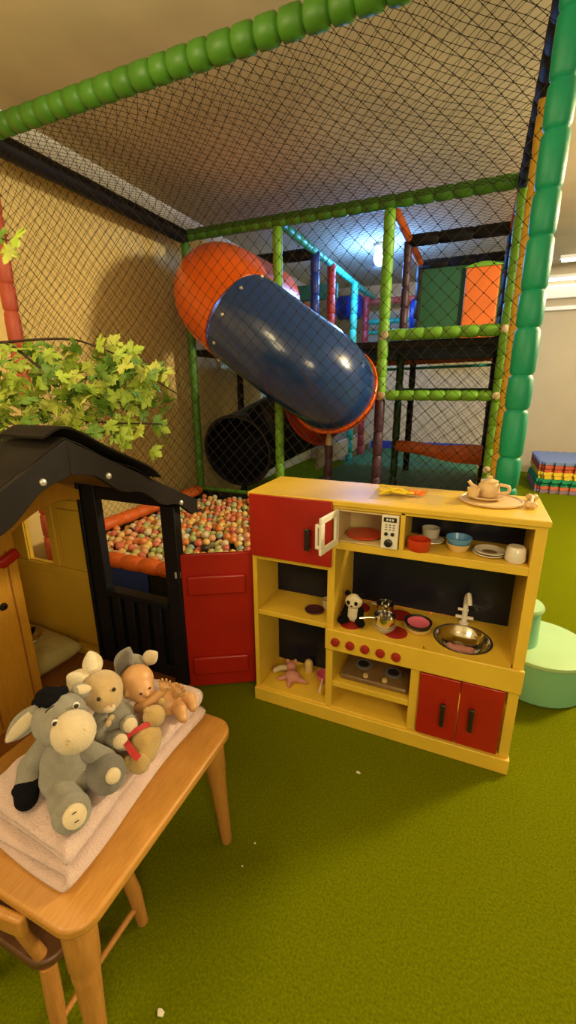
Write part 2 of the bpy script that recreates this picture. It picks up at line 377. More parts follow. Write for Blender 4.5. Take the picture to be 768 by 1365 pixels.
MB().lathe([(.15, 0), (.17, .02), (.17, .34), (.15, .36), (.0, .36)], (-2.14, 7.0, 2.54), (1, 0, 0), 20).build('crawl_tube', 'bluefoam', fr, 'blue padded roll')
MB().lathe([(.22, 0), (.24, .02), (.24, .40), (.22, .42), (.0, .42)], (-1.02, 7.0, 2.36), (1, 0, 0), 20).build('crawl_tube', 'bluefoam', fr, 'blue padded roll')
B(-1.72, XR - .06, 4.62, 7.85, .06, .30).build('floor_pad', 'matgreen', fr, 'green floor pad', bevel=.015)
pad((-1.30, 4.6, .29), (X2, 4.6, .29), .03, .2, 'pad_edge', 'teal', fr, 'teal pad edge')
B(-1.72, XR - .06, 7.85, 7.95, .06, .42).build('pad_wall', 'bluefoam', fr, 'dark blue low back pad', bevel=.02)
B(X1 - .02, X1 + .02, 5.02, 7.8, .38, .62).build('wall_panel', 'beigeclamp', fr, 'cream low side board', bevel=.006)
B(XR - .03, XR + .02, YB + .06, Y3 - .06, .05, 1.66).build('light_blocking_curtain', 'blackfoam', fr, 'black side curtain, lengthened to block light', bevel=.008)  # front edge is real; lengthened rearwards to keep light off the lower bays
# orange sling between the posts
mb = MB(); vs = []; nU, nV = 16, 6
for i in range(nU + 1):
    t = i / nU; x = X2 + .03 + (XR - X2 - .08) * t; y = Y2 - .14 - .06 * t
    w = .05 + .10 * t; zc = .775 - .01 * t - .012 * math.sin(PI * t)
    for j in range(nV + 1):
        s = j / nV; vs.append((x, y - .02 * math.sin(PI * s), zc + .045 - (w + .05) * s + .008 * math.sin(9 * t + 5 * s)))
b0 = len(vs); vs2 = [(a, b + .03, c) for a, b, c in vs]
fs = []
for i in range(nU):
    for j in range(nV):
        a = i * (nV + 1) + j; fs.append((a, a + 1, a + nV + 2, a + nV + 1)); fs.append((b0 + a, b0 + a + nV + 1, b0 + a + nV + 2, b0 + a + 1))
for i in range(nU):
    a = i * (nV + 1); fs.append((a, a + nV + 1, b0 + a + nV + 1, b0 + a)); a += nV; fs.append((a, b0 + a, b0 + a + nV + 1, a + nV + 1))
mb.add(vs + vs2, fs).build('sling', 'orangefoam', fr, 'orange padded sling between the posts', angle=60)
# net lacing cord on the yellow post
pts = []
for i in range(90):
    z = .1 + 2.6 * i / 89; a = i * 1.9
    pts.append((XR + .037 * math.cos(a), 2.82 + .037 * math.sin(a), z))
MB().tube(pts, .003, 4).build('lacing_cord', 'net', fr, 'dark lacing cord')

# ------------------------------------------------------------------ nets
def net(name, label, fn, U, W, cell=.047, r=.00125, sag=.03, seed=1):
    """diagonal knotted net over a U x W sheet; fn(u, v, s) -> point"""
    rnd = random.Random(seed); q = cell * math.sqrt(2); mb = MB()
    ph = [rnd.uniform(0, 6.28) for _ in range(6)]
    def P(u, v):
        s = sag * math.sin(PI * max(0, min(1, u / U))) * math.sin(PI * max(0, min(1, v / W)))
        du = .010 * math.sin(v * 7 + ph[0]) + .006 * math.sin(v * 17 + u * 5 + ph[1])
        dv = .010 * math.sin(u * 6 + ph[2]) + .006 * math.sin(u * 15 + v * 4 + ph[3])
        e = min(u, U - u, v, W - v); k = max(0, min(1, e / .1))
        return fn(u + du * k, v + dv * k, s)
    n = int((U + W) / q) + 1
    for i in range(1, n):
        c = i * q
        for sgn in (0, 1):
            # u + v = c   or   u - v = c - W
            if sgn == 0: u0, u1 = max(0, c - W), min(U, c)
            else: u0, u1 = max(0, c - W), min(U, c)
            L = u1 - u0
            if L < 1e-3: continue
            k = max(2, int(L / .075) + 1)
            pts = [P(u0 + L * t / k, (c - (u0 + L * t / k)) if sgn == 0 else (u0 + L * t / k) - (c - W)) for t in range(k + 1)]
            mb.tube(pts, r, 3, False)
    # knots
    nu, nv = int(U / q) + 1, int(W / q) + 1
    kr = r * 2.9
    for i in range(2 * nu + 1):
        for j in range(2 * nv + 1):
            # crossings of the two families
            a, b = i * q, j * q  # u+v=a', u-v=b'
    for i in range(1, n):
        for j in range(1, n):
            a = i * q; d = j * q - W
            u, v = (a + d) / 2, (a - d) / 2
            if 0 <= u <= U and 0 <= v <= W:
                p = P(u, v)
                mb.add([p + V((kr, 0, 0)), p + V((0, kr, 0)), p + V((-kr, 0, 0)), p + V((0, -kr, 0)), p + V((0, 0, kr)), p + V((0, 0, -kr))],
                       [(0, 1, 4), (1, 2, 4), (2, 3, 4), (3, 0, 4), (1, 0, 5), (2, 1, 5), (3, 2, 5), (0, 3, 5)])
    o = mb.build(name, 'net', None)
    return tag(o, label, 'net')
net('overhead_net', 'dark knotted net stretched overhead between the front and back green beams', lambda u, v, s: V((XL + u, YF + v, HC - .01 - s)), XR - XL, YB - YF, sag=.05, seed=2)
net('overhead_net', 'dark overhead net over the rear bays behind the slide', lambda u, v, s: V((X1 + u, YB + v, HC + .02 - s)), XR - X1, 3.0, sag=.03, seed=3)
net('wall_net', 'dark diamond net hung along the cream wall left of the slide', lambda u, v, s: V((XL - .02 + s, YF + u, .33 + v)), YB - YF, HC - .35, sag=.02, seed=4)
net('front_net', 'dark diamond net hanging under the front green beam before the slide', lambda u, v, s: V((XL + u, YF + .01 + s, .80 + v)), XR - XL, HC - .83, sag=.03, seed=5)
net('back_net', 'dark net far behind the lime rails, across the cream back wall', lambda u, v, s: V((X2 + u, Y3 + .1 + s, .32 + v)), XR - X2, 1.30, sag=.02, seed=6)
net('back_net', 'dark net between lime posts under the black deck, beside the slide', lambda u, v, s: V((X2 + u, YB + .02 + s, .30 + v)), XR - X2, 1.50, sag=.02, seed=7)

# ------------------------------------------------------------------ tube slide
sl = thing('tube_slide', 'orange and blue twisting tube slide inside the netted play frame', 'slide', (-1.6, 3.5, 0))
SR = .37
def ring_tube(path, name, m, label, n=36, lip=True, wall=.012, R=SR, ribs=()):
    P = bez(path, 10); k = len(P); rad = [R] * k
    mb = MB(); mb.tube(P, rad, n, False)
    mb.tube(P, [R - wall] * k, n, False)
    b1 = k * n
    for i in range(n):
        j = (i + 1) % n
        mb.f.append((i, b1 + i, b1 + j, j)); mb.m.append(0)
        e = (k - 1) * n; mb.f.append((e + i, e + j, b1 + e + j, b1 + e + i)); mb.m.append(0)
    o = mb.build(name, m, sl, label, angle=60)
    return o, P
def flange(p, d, name, m, label, R0=SR - .005, R1=SR + .035, t=.03):
    return MB().lathe([(R0, -t / 2), (R1 - .006, -t / 2), (R1, -t / 4), (R1, t / 4), (R1 - .006, t / 2), (R0, t / 2), (R0, -t / 2)], p, d, 36, False).build(name, m, sl, label, angle=50)
A0 = [(-2.21, 4.62, 2.23), (-2.21, 4.12, 2.23), (-2.205, 3.80, 2.22), (-2.17, 3.56, 2.18), (-2.04, 3.39, 2.075), (-1.82, 3.33, 1.91)]
A1 = [(-1.85, 3.332, 1.93), (-1.60, 3.33, 1.76), (-1.41, 3.35, 1.625), (-1.25, 3.41, 1.515), (-1.165, 3.53, 1.42), (-1.15, 3.66, 1.36)]
A2 = [(-1.15, 3.66, 1.36), (-1.20, 3.88, 1.345), (-1.31, 4.10, 1.325), (-1.45, 4.27, 1.25), (-1.60, 4.36, 1.15)]
A3 = [(-1.60, 4.36, 1.15), (-1.87, 4.46, 1.02), (-2.12, 4.42, .89), (-2.27, 4.20, .79), (-2.265, 3.92, .735)]
o, P0 = ring_tube(A0, 'top_elbow', 'slideorange', 'orange moulded top elbow', R=SR + .007)
o, P1 = ring_tube(A1, 'tube', 'slideblue', 'dark blue moulded tube')
o, P2 = ring_tube(A2, 'lower_elbow', 'slidered', 'red orange lower elbow')
o, P3 = ring_tube(A3, 'exit_tunnel', 'slideblack', 'black exit tunnel above the ball pit')
def fl(P, i, name, m, label, **k): 
    d = P[min(i + 1, len(P) - 1)] - P[max(i - 1, 0)]; return flange(P[i], d, name, m, label, **k)
flange(P1[-1], P1[-1] - P1[-2], 'flange', 'slideorange', 'orange flange ring', t=.03, R1=SR + .020)
flange(P3[-1], P3[-1] - P3[-2], 'exit_lip', 'slideblack', 'black exit lip', t=.03, R1=SR + .02)
flange(P3[0], P3[1] - P3[0], 'flange', 'slidered', 'red flange ring', t=.03, R1=SR + .025)
# bolts round the orange / blue seam and along the blue end
d = (P1[2] - P1[0]).normalized(); x = d.orthogonal().normalized(); y = d.cross(x)
for k in range(10):
    a = 2 * PI * k / 10 + .35; q = P1[0] + d * .07 + (x * math.cos(a) + y * math.sin(a)) * (SR + .002)
    nrm = (x * math.cos(a) + y * math.sin(a))
    MB().lathe([(.014, 0), (.014, .004), (.010, .010), (0, .012)], q, nrm, 12).build('bolt', 'bolt', sl, 'pale steel bolt')
pad((-1.29, 4.02, 0), (-1.29, 4.02, .84), .040, .18, 'support_post', 'purple', sl, 'dark plum padded support post')
MB().lathe([(.03, 0), (.034, .02), (.034, .10), (.022, .12), (.022, .16)], (-1.29, 4.02, .80), (0, 0, 1), 12).build('support_clamp', 'beigeclamp', sl, 'cream clamp')

# ------------------------------------------------------------------ ball pit
pit = thing('ball_pit', 'low ball pit with orange padded rims beneath the netting', 'ball pit', (-1.3, 2.9, 0))
B(XL + .05, XR - .055, YF - .02, YF + .02, 0, .25).build('front_board', 'navy', pit, 'navy black front board', bevel=.006)
B(-2.5, -1.845, YF - .032, YF - .02, .03, .25).build('front_panel', 'bluefoam', pit, 'blue panel on the front board', bevel=.004)
B(XL + .05, XR - .08, YB - .09, YB - .06, 0, .31).build('back_board', 'navy', pit, 'navy black back board', bevel=.006)
B(XL - .02, XL + .01, YF + .05, YB - .06, 0, .26).build('side_board', 'navy', pit, 'navy black side board')
B(XR - .08, XR - .055, YF + .06, YB - .06, 0, .30).build('side_board', 'navy', pit, 'navy black side board')
B(XL + .012, XR - .082, YF + .022, YB - .092, .0, .19).build('pit_gap_shade', 'navy', pit, 'dark fill for shade between the balls')  # raised dark fill added so gaps between balls look shaded
pad((XL + .05, YF, .275), (XR - .05, YF, .275), .052, .155, 'rim_pad', 'orangefoam', pit, 'orange padded front rim', shrink=.74)
pad((XL + .04, YF + .05, .31), (XL + .04, YB - .10, .31), .055, .20, 'rim_pad', 'orangefoam', pit, 'orange padded rim along the left wall', shrink=.88)
pad((XL + .06, YB - .075, .325), (X1 + .2, YB - .075, .325), .022, .2, 'rim_rail', 'green', pit, 'thin green back rail', shrink=.9)
cols = ['orange', 'coral', 'yellow', 'green', 'white', 'blue', 'peach', 'lime', 'black']
wts = [5, 3.6, 4.2, 2.2, 3.6, 1.5, 4.4, 2.4, .9]
RB = .029
bm_ = MB().ell((0, 0, 0), RB, None, 16, 10)
# a ball: sphere with a faint moulding seam
def ball_mesh(c):
    mb = MB(); prof = []
    for i in range(13):
        t = -PI / 2 + PI * i / 12; r = RB * math.cos(t)
        prof.append((max(r, .0004), RB * math.sin(t)))
    prof.insert(7, (RB * 1.018, .0012)); prof[6] = (RB * 1.018, -.0012)
    mb.lathe(prof, (0, 0, 0), (0, 0, 1), 18)
    o = mb.build('plastic_ball', 'ball_' + c); return o
protos = {c: None for c in cols}
pos = []
sp = .0600; row = 0; y = YF + .09
def heap(x, y): return .224 + .05 * math.exp(-((x + 1.55) ** 2 / .5 + (y - 2.75) ** 2 / .35)) + .010 * math.sin(5 * x + 3 * y)
while y < YB - .12:
    x = XL + .14 + (sp / 2 if row % 2 else 0)
    while x < XR - .11:
        if random.random() > .10: pos.append(V((x + random.uniform(-.012, .012), y + random.uniform(-.012, .012), heap(x, y) + random.uniform(-.004, .042))))
        x += sp
    y += sp * .87; row += 1
for it in range(14):
    grid = {}
    for i, p in enumerate(pos): grid.setdefault((int(p.x // .06), int(p.y // .06)), []).append(i)
    for i, p in enumerate(pos):
        gx, gy = int(p.x // .06), int(p.y // .06)
        for a in (-1, 0, 1):
            for b in (-1, 0, 1):
                for j in grid.get((gx + a, gy + b), ()):
                    if j <= i: continue
                    d = pos[j] - p; L = d.length
                    if 1e-6 < L < .0592:
                        k = d * ((.0592 - L) / L * .5); p -= k; pos[j] += k
for p in pos:
    p.x = min(max(p.x, XL + .13), XR - .115); p.y = min(max(p.y, YF + .085), YB - .125); p.z = max(p.z, .2205)
def px(p):
    d = V(p) - CAMP; z = d.dot(f_); return 384 + F * d.dot(rr) / z, 682.5 - F * d.dot(uu) / z
seen, rest = [], []
for p in pos:
    u, v = px(p)
    ok = (140 < u < 234 and 664 < v < 768) or (232 <= u < 340 and 650 < v < 748)
    (seen if ok else rest).append(p)
seen.sort(key=lambda p: (p - CAMP).length)
rest += seen[300:]; seen = seen[:300]
names = dict(orange='orange', coral='coral red', yellow='yellow', green='green', white='off-white', blue='pale blue', peach='peach', lime='lime', black='black')
for p in seen:
    c = random.choices(cols, wts)[0]
    if protos[c] is None: o = protos[c] = ball_mesh(c)
    else: o = protos[c].copy(); COL.objects.link(o)
    o.location = p; o.rotation_euler = (random.uniform(0, 6), random.uniform(0, 6), random.uniform(0, 6))
    tag(o, names[c] + ' plastic ball lying in the ball pit', 'ball', names[c] + ' balls in the ball pit')
mb = MB()
for p in rest:
    mb.cur = random.choices(range(len(cols)), wts)[0]; mb.ell(p, RB, None, 10, 6)
o = mb.build('plastic_balls', ['ball_' + c for c in cols]); tag(o, 'rest of the mixed plastic balls filling the ball pit', 'balls', None, 'stuff')

# ------------------------------------------------------------------ playhouse
ph = thing('playhouse', 'wooden playhouse with dark felt roof, yellow walls and navy porch frame', 'playhouse', (-1.6, .95, 0))
HX0, HXM, HX1, HY0, HY1 = -2.32, -1.65, -1.12, .42, 1.43
ridgeY, ridgeZ = .895, 1.236
def dz_(y): return (.50 if y < ridgeY else .535) * abs(y - ridgeY)
B(HX0, HX1 + .0, HY0, HY1 + .02, 0, .028).build('floor_board', 'hfloor', ph, 'orange brown floor board', bevel=.004)
# rear wall, yellow part with window
def rearwall():
    mb = MB(); y0, y1 = HY1, HY1 + .022
    mb.box(HX0, HXM, y0, y1, .028, .47)
    mb.box(HX0, -2.14, y0, y1, .47, .93); mb.box(-1.955, HXM, y0, y1, .47, .93); mb.box(-2.14, -1.955, y0, y1, .80, .93); mb.box(-2.14, -1.955, y0, y1, .47, .505)
    return mb
rearwall().build('rear_wall', 'hyellow', ph, 'yellow rear wall with a window', bevel=.002)
mb = MB(); mb.box(HX0 + .03, HXM - .02, HY1 - .014, HY1 - .001, .455, .50); mb.build('wall_ledge', 'hyellow', ph, 'yellow ledge under the window', bevel=.004)
mb = MB(); mb.box(-1.953, -1.905, HY1 - .012, HY1 - .001, .502, .86); mb.box(-2.19, -2.142, HY1 - .012, HY1 - .001, .502, .86); mb.box(-2.142, -1.953, HY1 - .012, HY1 - .001, .80, .86)
mb.build('window_frame', 'hyellow', ph, 'yellow window frame', bevel=.004)
B(-1.872, HXM - .005, HY1 - .012, HY1 - .001, .502, .82).build('wall_panel', 'hyellow', ph, 'yellow raised panel', bevel=.004)
B(-1.872, HXM - .005, HY1 - .012, HY1 - .001, .825, .87).build('wall_panel', 'hyellow', ph, 'yellow raised strip', bevel=.004)
B(-1.86, HXM - .03, HY1 - .05, HY1 - .001, .028, .07).build('floor_batten', 'hyellow', ph, 'yellow batten at the floor', bevel=.008)
# arch wall (plane X = HXM), doorway 1.04..1.39
def roofz(y): return ridgeZ - dz_(y) - .03
arc = []
ya, yb, zs, rise = 1.045, HY1 - .012, .80, .115
for i in range(13):
    t = i / 12; y = ya + (yb - ya) * t
    zz = zs + rise * math.sin(PI * (.12 + .62 * t)) / 1.0
    arc.append((HXM, y, zz))
poly = [(HXM, HY0, .028), (HXM, ya, .028)] + arc + [(HXM, yb, roofz(yb)), (HXM, ridgeY, ridgeZ - .03), (HXM, HY0, roofz(HY0))]
MB().prism(poly, (-.022, 0, 0)).build('arch_wall', 'hyellow2', ph, 'amber yellow wall with an arched doorway', bevel=.002)
mb = MB(); 
for y in (.55, .70, .85, 1.0): mb.box(HXM + .0005, HXM + .003, y, y + .006, .05, .78)
mb.build('board_groove', 'hfloor', ph, 'dark board joints')
mb = MB(); mb.bar((HXM + .012, .965, .735), (HXM + .012, 1.045, .765), .03, .045); mb.build('latch', 'redpaint', ph, 'red wooden latch', bevel=.012, seg=3)
MB().lathe([(.016, 0), (.014, .006), (.008, .008), (.008, .002)], (HXM + .001, .955, .56), (1, 0, 0), 14).build('latch_hole', 'fascia', ph, 'dark round hole')
B(HX0, HXM - .022, HY0, HY0 + .02, .028, .40).build('front_wall', 'hyellow', ph, 'yellow front wall kept low for light')  # unseen wall, cut low to let lamplight into the house
MB().prism([(HX0, HY0 + .02, .028), (HX0, HY1, .028), (HX0, HY1, roofz(HY1)), (HX0, ridgeY, ridgeZ - .03), (HX0, HY0 + .02, roofz(HY0))], (.02, 0, 0)).build('end_wall', 'hyellow', ph, 'yellow end wall')
# navy porch frame
py = HY1 - .028
mb = MB(); mb.box(HXM + .002, HXM + .085, py - .012, py + .032, .028, 1.0); mb.build('porch_post', 'navy', ph, 'navy black porch post', bevel=.004)
mb = MB(); mb.box(HXM - .02, HXM + .0, py - .02, py + .02, .028, 1.0); mb.build('porch_post', 'navy', ph, 'navy black jamb strip', bevel=.003)
mb = MB(); mb.box(HX1 - .075, HX1, py - .012, py + .032, .028, .915); mb.build('porch_post', 'navy', ph, 'navy black corner post', bevel=.004)
B(HXM + .085, HX1 - .075, py - .006, py + .026, .905, .965).build('porch_rail', 'navy', ph, 'navy black head rail', bevel=.004)
B(HXM + .085, HX1 - .075, py - .026, py + .034, .425, .452).build('porch_rail', 'navy', ph, 'navy black sill rail', bevel=.004)
B(HXM + .085, HX1 - .075, py - .008, py + .02, .06, .11).build('porch_rail', 'navy', ph, 'navy black bottom rail', bevel=.004)
B(HXM + .085, HX1 - .075, py + .012, py + .022, .03, .43).build('porch_panel', 'navy', ph, 'navy black backing panel')
for i in range(4):
    x = HXM + .105 + i * .082
    B(x, x + .052, py - .010, py + .011, .10, .43).build('picket', 'navy', ph, 'navy black picket', bevel=.004)
B(HX1 - .06, HX1, HY0, HY0 + .06, .028, roofz(HY0 + .03)).build('porch_post', 'navy', ph, 'navy black front post', bevel=.004)
# roof: two felt slabs, barge boards with scalloped lower edge
RX0, RX1 = HX0 - .06, -1.105
for s, ye in ((-1, ridgeY - .68), (1, ridgeY + .62)):
    def q(y, dz): return (RX1, y, ridgeZ - dz_(y) + dz)
    L = []
    MB().prism([q(ridgeY, -.0), q(ye, -.0), q(ye, .018), q(ridgeY, .018)], (RX0 - RX1, 0, 0)).build('roof_panel', 'roofedge' if s > 0 else 'felt', ph, 'sloping roof board', bevel=.002)
    # felt layer draped over the edge, rippled
    nX, nY = 26, 14; vs = []
    for i in range(nX + 1):
        for j in range(nY + 1):
            x = RX1 + .012 + (RX0 - RX1 - .02) * i / nX; t = j / nY; y = ridgeY + (ye - ridgeY) * t * (.985 if s > 0 else 1.0)
            z = ridgeZ - dz_(y) + .021 + .005 * math.sin(13 * x + 9 * y) * (1 if j else 0) + .004 * math.sin(31 * y + 3 * x)
            if i == 0: z -= .006 + .006 * math.sin(20 * y)
            vs.append((x, y, z))
    top = [(a, b, c + .005) for a, b, c in vs]; o_ = len(vs); fs = []
    for i in range(nX):
        for j in range(nY):
            a = i * (nY + 1) + j; fs.append((a, a + 1, a + nY + 2, a + nY + 1)); fs.append((o_ + a, o_ + a + nY + 1, o_ + a + nY + 2, o_ + a + 1))
    for j in range(nY): fs.append((j, o_ + j, o_ + j + 1, j + 1)); a = nX * (nY + 1) + j; fs.append((a, a + 1, o_ + a + 1, o_ + a))
    for i in range(nX): a = i * (nY + 1); fs.append((a, a + nY + 1, o_ + a + nY + 1, o_ + a)); a += nY; fs.append((a, o_ + a, o_ + a + nY + 1, a + nY + 1))
    MB().add(vs + top, fs).build('roof_felt', 'felt', ph, 'dark roofing felt', angle=60)
    # barge board
    top_, bot = [], []
    n = 30
    for i in range(n + 1):
        t = i / n; y = ridgeY + (ye - ridgeY) * t
        z = ridgeZ - dz_(y)
        w = .078 - (.028 * t if s > 0 else 0) + .011 * math.cos(2 * PI * t * 3.1 + .3) - (.012 if t > .94 else 0)
        top_.append((RX1, y, z + .016)); bot.append((RX1, y, z - w))
    MB().prism(top_ + bot[::-1], (.018, 0, 0)).build('barge_board', 'fascia', ph, 'dark scalloped barge board', bevel=.002)
for y, z in ((1.035, 1.118), (1.40, .935), (.80, 1.145)):
    MB().lathe([(.011, 0), (.010, .004), (.006, .007), (0, .008)], (RX1 + .018, y, z), (1, 0, 0), 14).build('screw_cap', 'bolt', ph, 'pale screw head')
# loose flap of ridge felt
P = bez([(RX1 - .10, ridgeY - .05, ridgeZ + .022), (RX1 - .08, ridgeY + .02, ridgeZ + .045), (RX1 - .05, ridgeY + .14, ridgeZ - .03), (RX1 - .04, ridgeY + .30, ridgeZ - .115), (RX1 - .04, ridgeY + .36, ridgeZ - .165)], 6)
vs, fs = [], []
for p in P: vs += [p + V((-.10, 0, 0)), p + V((.09, 0, 0)), p + V((.09, 0, .007)), p + V((-.10, 0, .007))]
for i in range(len(P) - 1):
    for k in range(4): a, b = i * 4 + k, i * 4 + (k + 1) % 4; fs.append((a, b, b + 4, a + 4))
fs += [(3, 2, 1, 0), tuple(len(vs) - 4 + k for k in range(4))]
MB().add(vs, fs).build('ridge_flap', 'felt', ph, 'curled flap of ridge felt', angle=60)
# red half door, open
a, b = V((-1.135, 1.398, 0)), V((-.846, 1.563, 0)); d = (b - a).normalized(); L = (b - a).length
T = Matrix(((d.x, -d.y, 0, a.x), (d.y, d.x, 0, a.y), (0, 0, 1, 0), (0, 0, 0, 1)))
do = MB().box(0, L, 0, .020, .012, .692, T=T).build('half_door', 'redpaint', ph, 'red open half door', bevel=.004)
for z in (.085, .50): MB().box(.04, L - .035, -.017, .0, z, z + .092, T=T).build('door_batten', 'redpaint', do, None, bevel=.008, seg=3)
MB().box(-.012, .014, -.008, .0, .585, .615, T=T).build('hinge', 'bolt', do, 'small pale hinge', bevel=.002)

# cushion and bowl inside the house
def pillow(c, sx, sy, h, rz, name, m, label, cat):
    n = 22; vs = []; fs = []
    for s in (1, -1):
        for i in range(n + 1):
            for j in range(n + 1):
                u, v = -1 + 2 * i / n, -1 + 2 * j / n
                k = (1 - abs(u) ** 4) * (1 - abs(v) ** 4); z = s * h / 2 * k ** .4 + .004 * math.sin(9 * u + 4 * v) * k
                vs.append((u * sx / 2, v * sy / 2, z))
    N1 = (n + 1) ** 2
    for s in (0, 1):
        for i in range(n):
            for j in range(n):
                a = s * N1 + i * (n + 1) + j; q = (a, a + n + 1, a + n + 2, a + 1); fs.append(q if s == 0 else q[::-1])
    mb = MB(); mb.add(vs, fs); o = mb.build(name, m, None, angle=70)
    bm = bmesh.new(); bm.from_mesh(o.data); bmesh.ops.remove_doubles(bm, verts=bm.verts, dist=1e-5); bm.to_mesh(o.data); bm.free()
    o.location = c; o.rotation_euler = (0, 0, rz); tag(o, label, cat); return o
pillow((-2.03, 1.215, .085), .50, .36, .115, -.06, 'floor_cushion', 'cushion', 'pale olive cushion on the floor inside the playhouse', 'cushion')
o = MB().lathe([(.001, .004), (.035, .004), (.058, .026), (.062, .028), (.064, .026), (.038, 0), (.001, 0)], (0, 0, 0), (0, 0, 1), 26).build('metal_bowl', 'steel')
o.location = (-2.00, 1.255, .143); o.rotation_euler = (.15, .1, 0); tag(o, 'small shiny metal bowl on the olive cushion in the playhouse', 'bowl')

# ------------------------------------------------------------------ maple branches
tr = thing('artificial_maple_tree', 'artificial maple tree with light green leaves reaching over the playhouse roof', 'tree', (-2.62, 1.2, 0))
MB().tube(bez([(-2.62, 1.2, 0), (-2.60, 1.22, .6), (-2.64, 1.2, 1.2), (-2.58, 1.25, 1.7)], 6), [.05 - .018 * i / 18 for i in range(19)], 12).build('trunk', 'branch', tr, 'dark brown trunk')
brs = [[(-2.62, 1.22, 1.42), (-2.2, 1.30, 1.57), (-1.85, 1.30, 1.58), (-1.51, 1.30, 1.578), (-1.36, 1.32, 1.545), (-1.18, 1.36, 1.47)],
       [(-1.85, 1.30, 1.58), (-1.72, 1.26, 1.54), (-1.55, 1.24, 1.45), (-1.42, 1.28, 1.38), (-1.25, 1.34, 1.30)],
       [(-2.60, 1.22, 1.30), (-2.25, 1.24, 1.38), (-1.95, 1.22, 1.36), (-1.65, 1.22, 1.32), (-1.40, 1.26, 1.27), (-1.10, 1.34, 1.26)],
       [(-2.60, 1.22, 1.25), (-2.2, 1.18, 1.32), (-1.9, 1.12, 1.27), (-1.6, 1.10, 1.265)],
       [(-1.50, 1.25, 1.44), (-1.34, 1.33, 1.43), (-1.20, 1.40, 1.43), (-1.08, 1.42, 1.37)],
       [(-2.58, 1.25, 1.70), (-2.2, 1.28, 1.90), (-1.85, 1.30, 1.96), (-1.72, 1.30, 1.94)]]
for i, b in enumerate(brs):
    P = bez(b, 6); k = len(P)
    MB().tube(P, [.0075 * (1 - .7 * t / k) if i < 3 else .005 * (1 - .6 * t / k) for t in range(k)], 6).build('branch', 'branch', tr, None)
half = [(0, 0), (.10, -.04), (.30, -.16), (.24, -.02), (.46, .0), (.52, .10), (.40, .14), (.62, .30), (.58, .38), (.78, .50), (.58, .52), (.52, .60), (.36, .50), (.24, .44), (.26, .66), (.32, .74), (.18, .78), (.14, .92), (0, 1.08)]
leafpoly = half + [(-x, y) for x, y in half[-2:0:-1]]
fol = MB()
rnd = random.Random(11)
def leaf(p, size, dirv, nrm, mi):
    y = V(dirv).normalized(); z = V(nrm); z = (z - y * z.dot(y)).normalized(); x = y.cross(z)
    fold = rnd.uniform(.1, .45); curl = rnd.uniform(-.25, .25)
    vs = [p + (x * u + y * v + z * (-fold * abs(u) + curl * v * v * .6 + .05 * math.sin(9 * u))) * size for u, v in leafpoly]
    c = p + (y * .38 + z * (.0)) * size
    n = len(vs); vs.append(c)
    fol.cur = mi
    fol.add(vs, [(i, (i + 1) % n, n) for i in range(n)])
    fol.cur = 3; fol.tube([p - y * size * .45 + z * .004, p], [.0012, .0009], 3, False)
def sprig(b, n, t0=.2, spread=.11, smin=.042, smax=.068):
    P = bez(b, 10)
    for i in range(n):
        t = rnd.uniform(t0, 1) * (len(P) - 1); p = P[int(t)]
        off = V((rnd.gauss(0, spread), rnd.gauss(0, spread * .7), rnd.gauss(-.02, spread * .55)))
        p = p + off
        # keep above the roof
        rz_ = ridgeZ - dz_(p.y) + .05
        if p.z < rz_: p.z = rz_ + rnd.uniform(0, .05)
        u, v = px(p)
        if u > 222 or v < 455: continue
        if p.y > YF - .08: continue
        nrm = V((rnd.gauss(.3, .5), rnd.gauss(-.7, .45), rnd.gauss(.6, .5)))
        dv = V((rnd.gauss(.35, .7), rnd.gauss(0, .6), rnd.gauss(-.45, .5)))
        leaf(p, rnd.uniform(smin, smax), dv, nrm, rnd.choices([0, 1, 2], [5, 4, 2.5])[0])
sprig(brs[0], 22, .3, .05); sprig(brs[0], 34, .78, .06); sprig(brs[1], 85, .1, .09); sprig(brs[2], 140, .15, .10); sprig(brs[3], 75, .2, .09); sprig(brs[4], 80, .1, .08)
leaf(V((-1.70, 1.30, 1.945)), .080, (1, 0, .25), (.2, -.8, .6), 0); leaf(V((-1.74, 1.30, 1.93)), .07, (-.2, -.1, -1), (.2, -.9, .3), 2); leaf(V((-1.75, 1.30, 1.96)), .06, (-.7, -.1, .2), (.2, -.9, .3), 1)
# leaves lying on the roof front slope
leaf(V((-1.40, .82, 1.215)), .12, (1, .12, .10), (.1, -.75, .65), 0)
leaf(V((-1.52, .80, 1.215)), .10, (-.8, -.35, -.20), (0, -.6, .8), 1)
leaf(V((-1.62, .85, 1.235)), .09, (-.5, .2, .1), (0, -.6, .8), 1)
fol.build('foliage', ['leafA', 'leafB', 'leafC', 'branch'], tr, 'light green maple leaves', angle=80)

# ------------------------------------------------------------------ play kitchen
kt = thing('play_kitchen', 'yellow wooden play kitchen with red doors and navy backboards', 'toy kitchen', (-.28, 1.62, 0))
KX0, KX1, KY0, KY1, KH = -.803, .247, 1.48, 1.79, .992
B(KX0 - .002, KX1 + .004, KY0 - .014, KY1, 0, .066).build('plinth', 'kyellow', kt, None, bevel=.004)
B(KX0, KX0 + .02, KY0, KY1, .066, KH - .02).build('side_panel', 'kyellow', kt, None, bevel=.002)
B(KX1 - .035, KX1, KY0, KY1, .066, KH - .02).build('side_panel', 'kyellow', kt, None, bevel=.002)
B(-.470, -.440, KY0, KY1 - .02, .066, KH - .02).build('middle_panel', 'kyellow', kt, None, bevel=.002)
B(KX0 - .008, KX1 + .006, KY0 - .01, KY1 + .008, KH - .022, KH).build('top_board', 'kyellow', kt, None, bevel=.004)
B(KX0 + .02, -.470, KY0 + .004, 1.70, .440, .462).build('shelf', 'kyellow', kt, None, bevel=.002)
B(KX0 + .02, -.470, KY0 + .004, 1.70, .700, .718).build('shelf', 'kyellow', kt, None, bevel=.002)
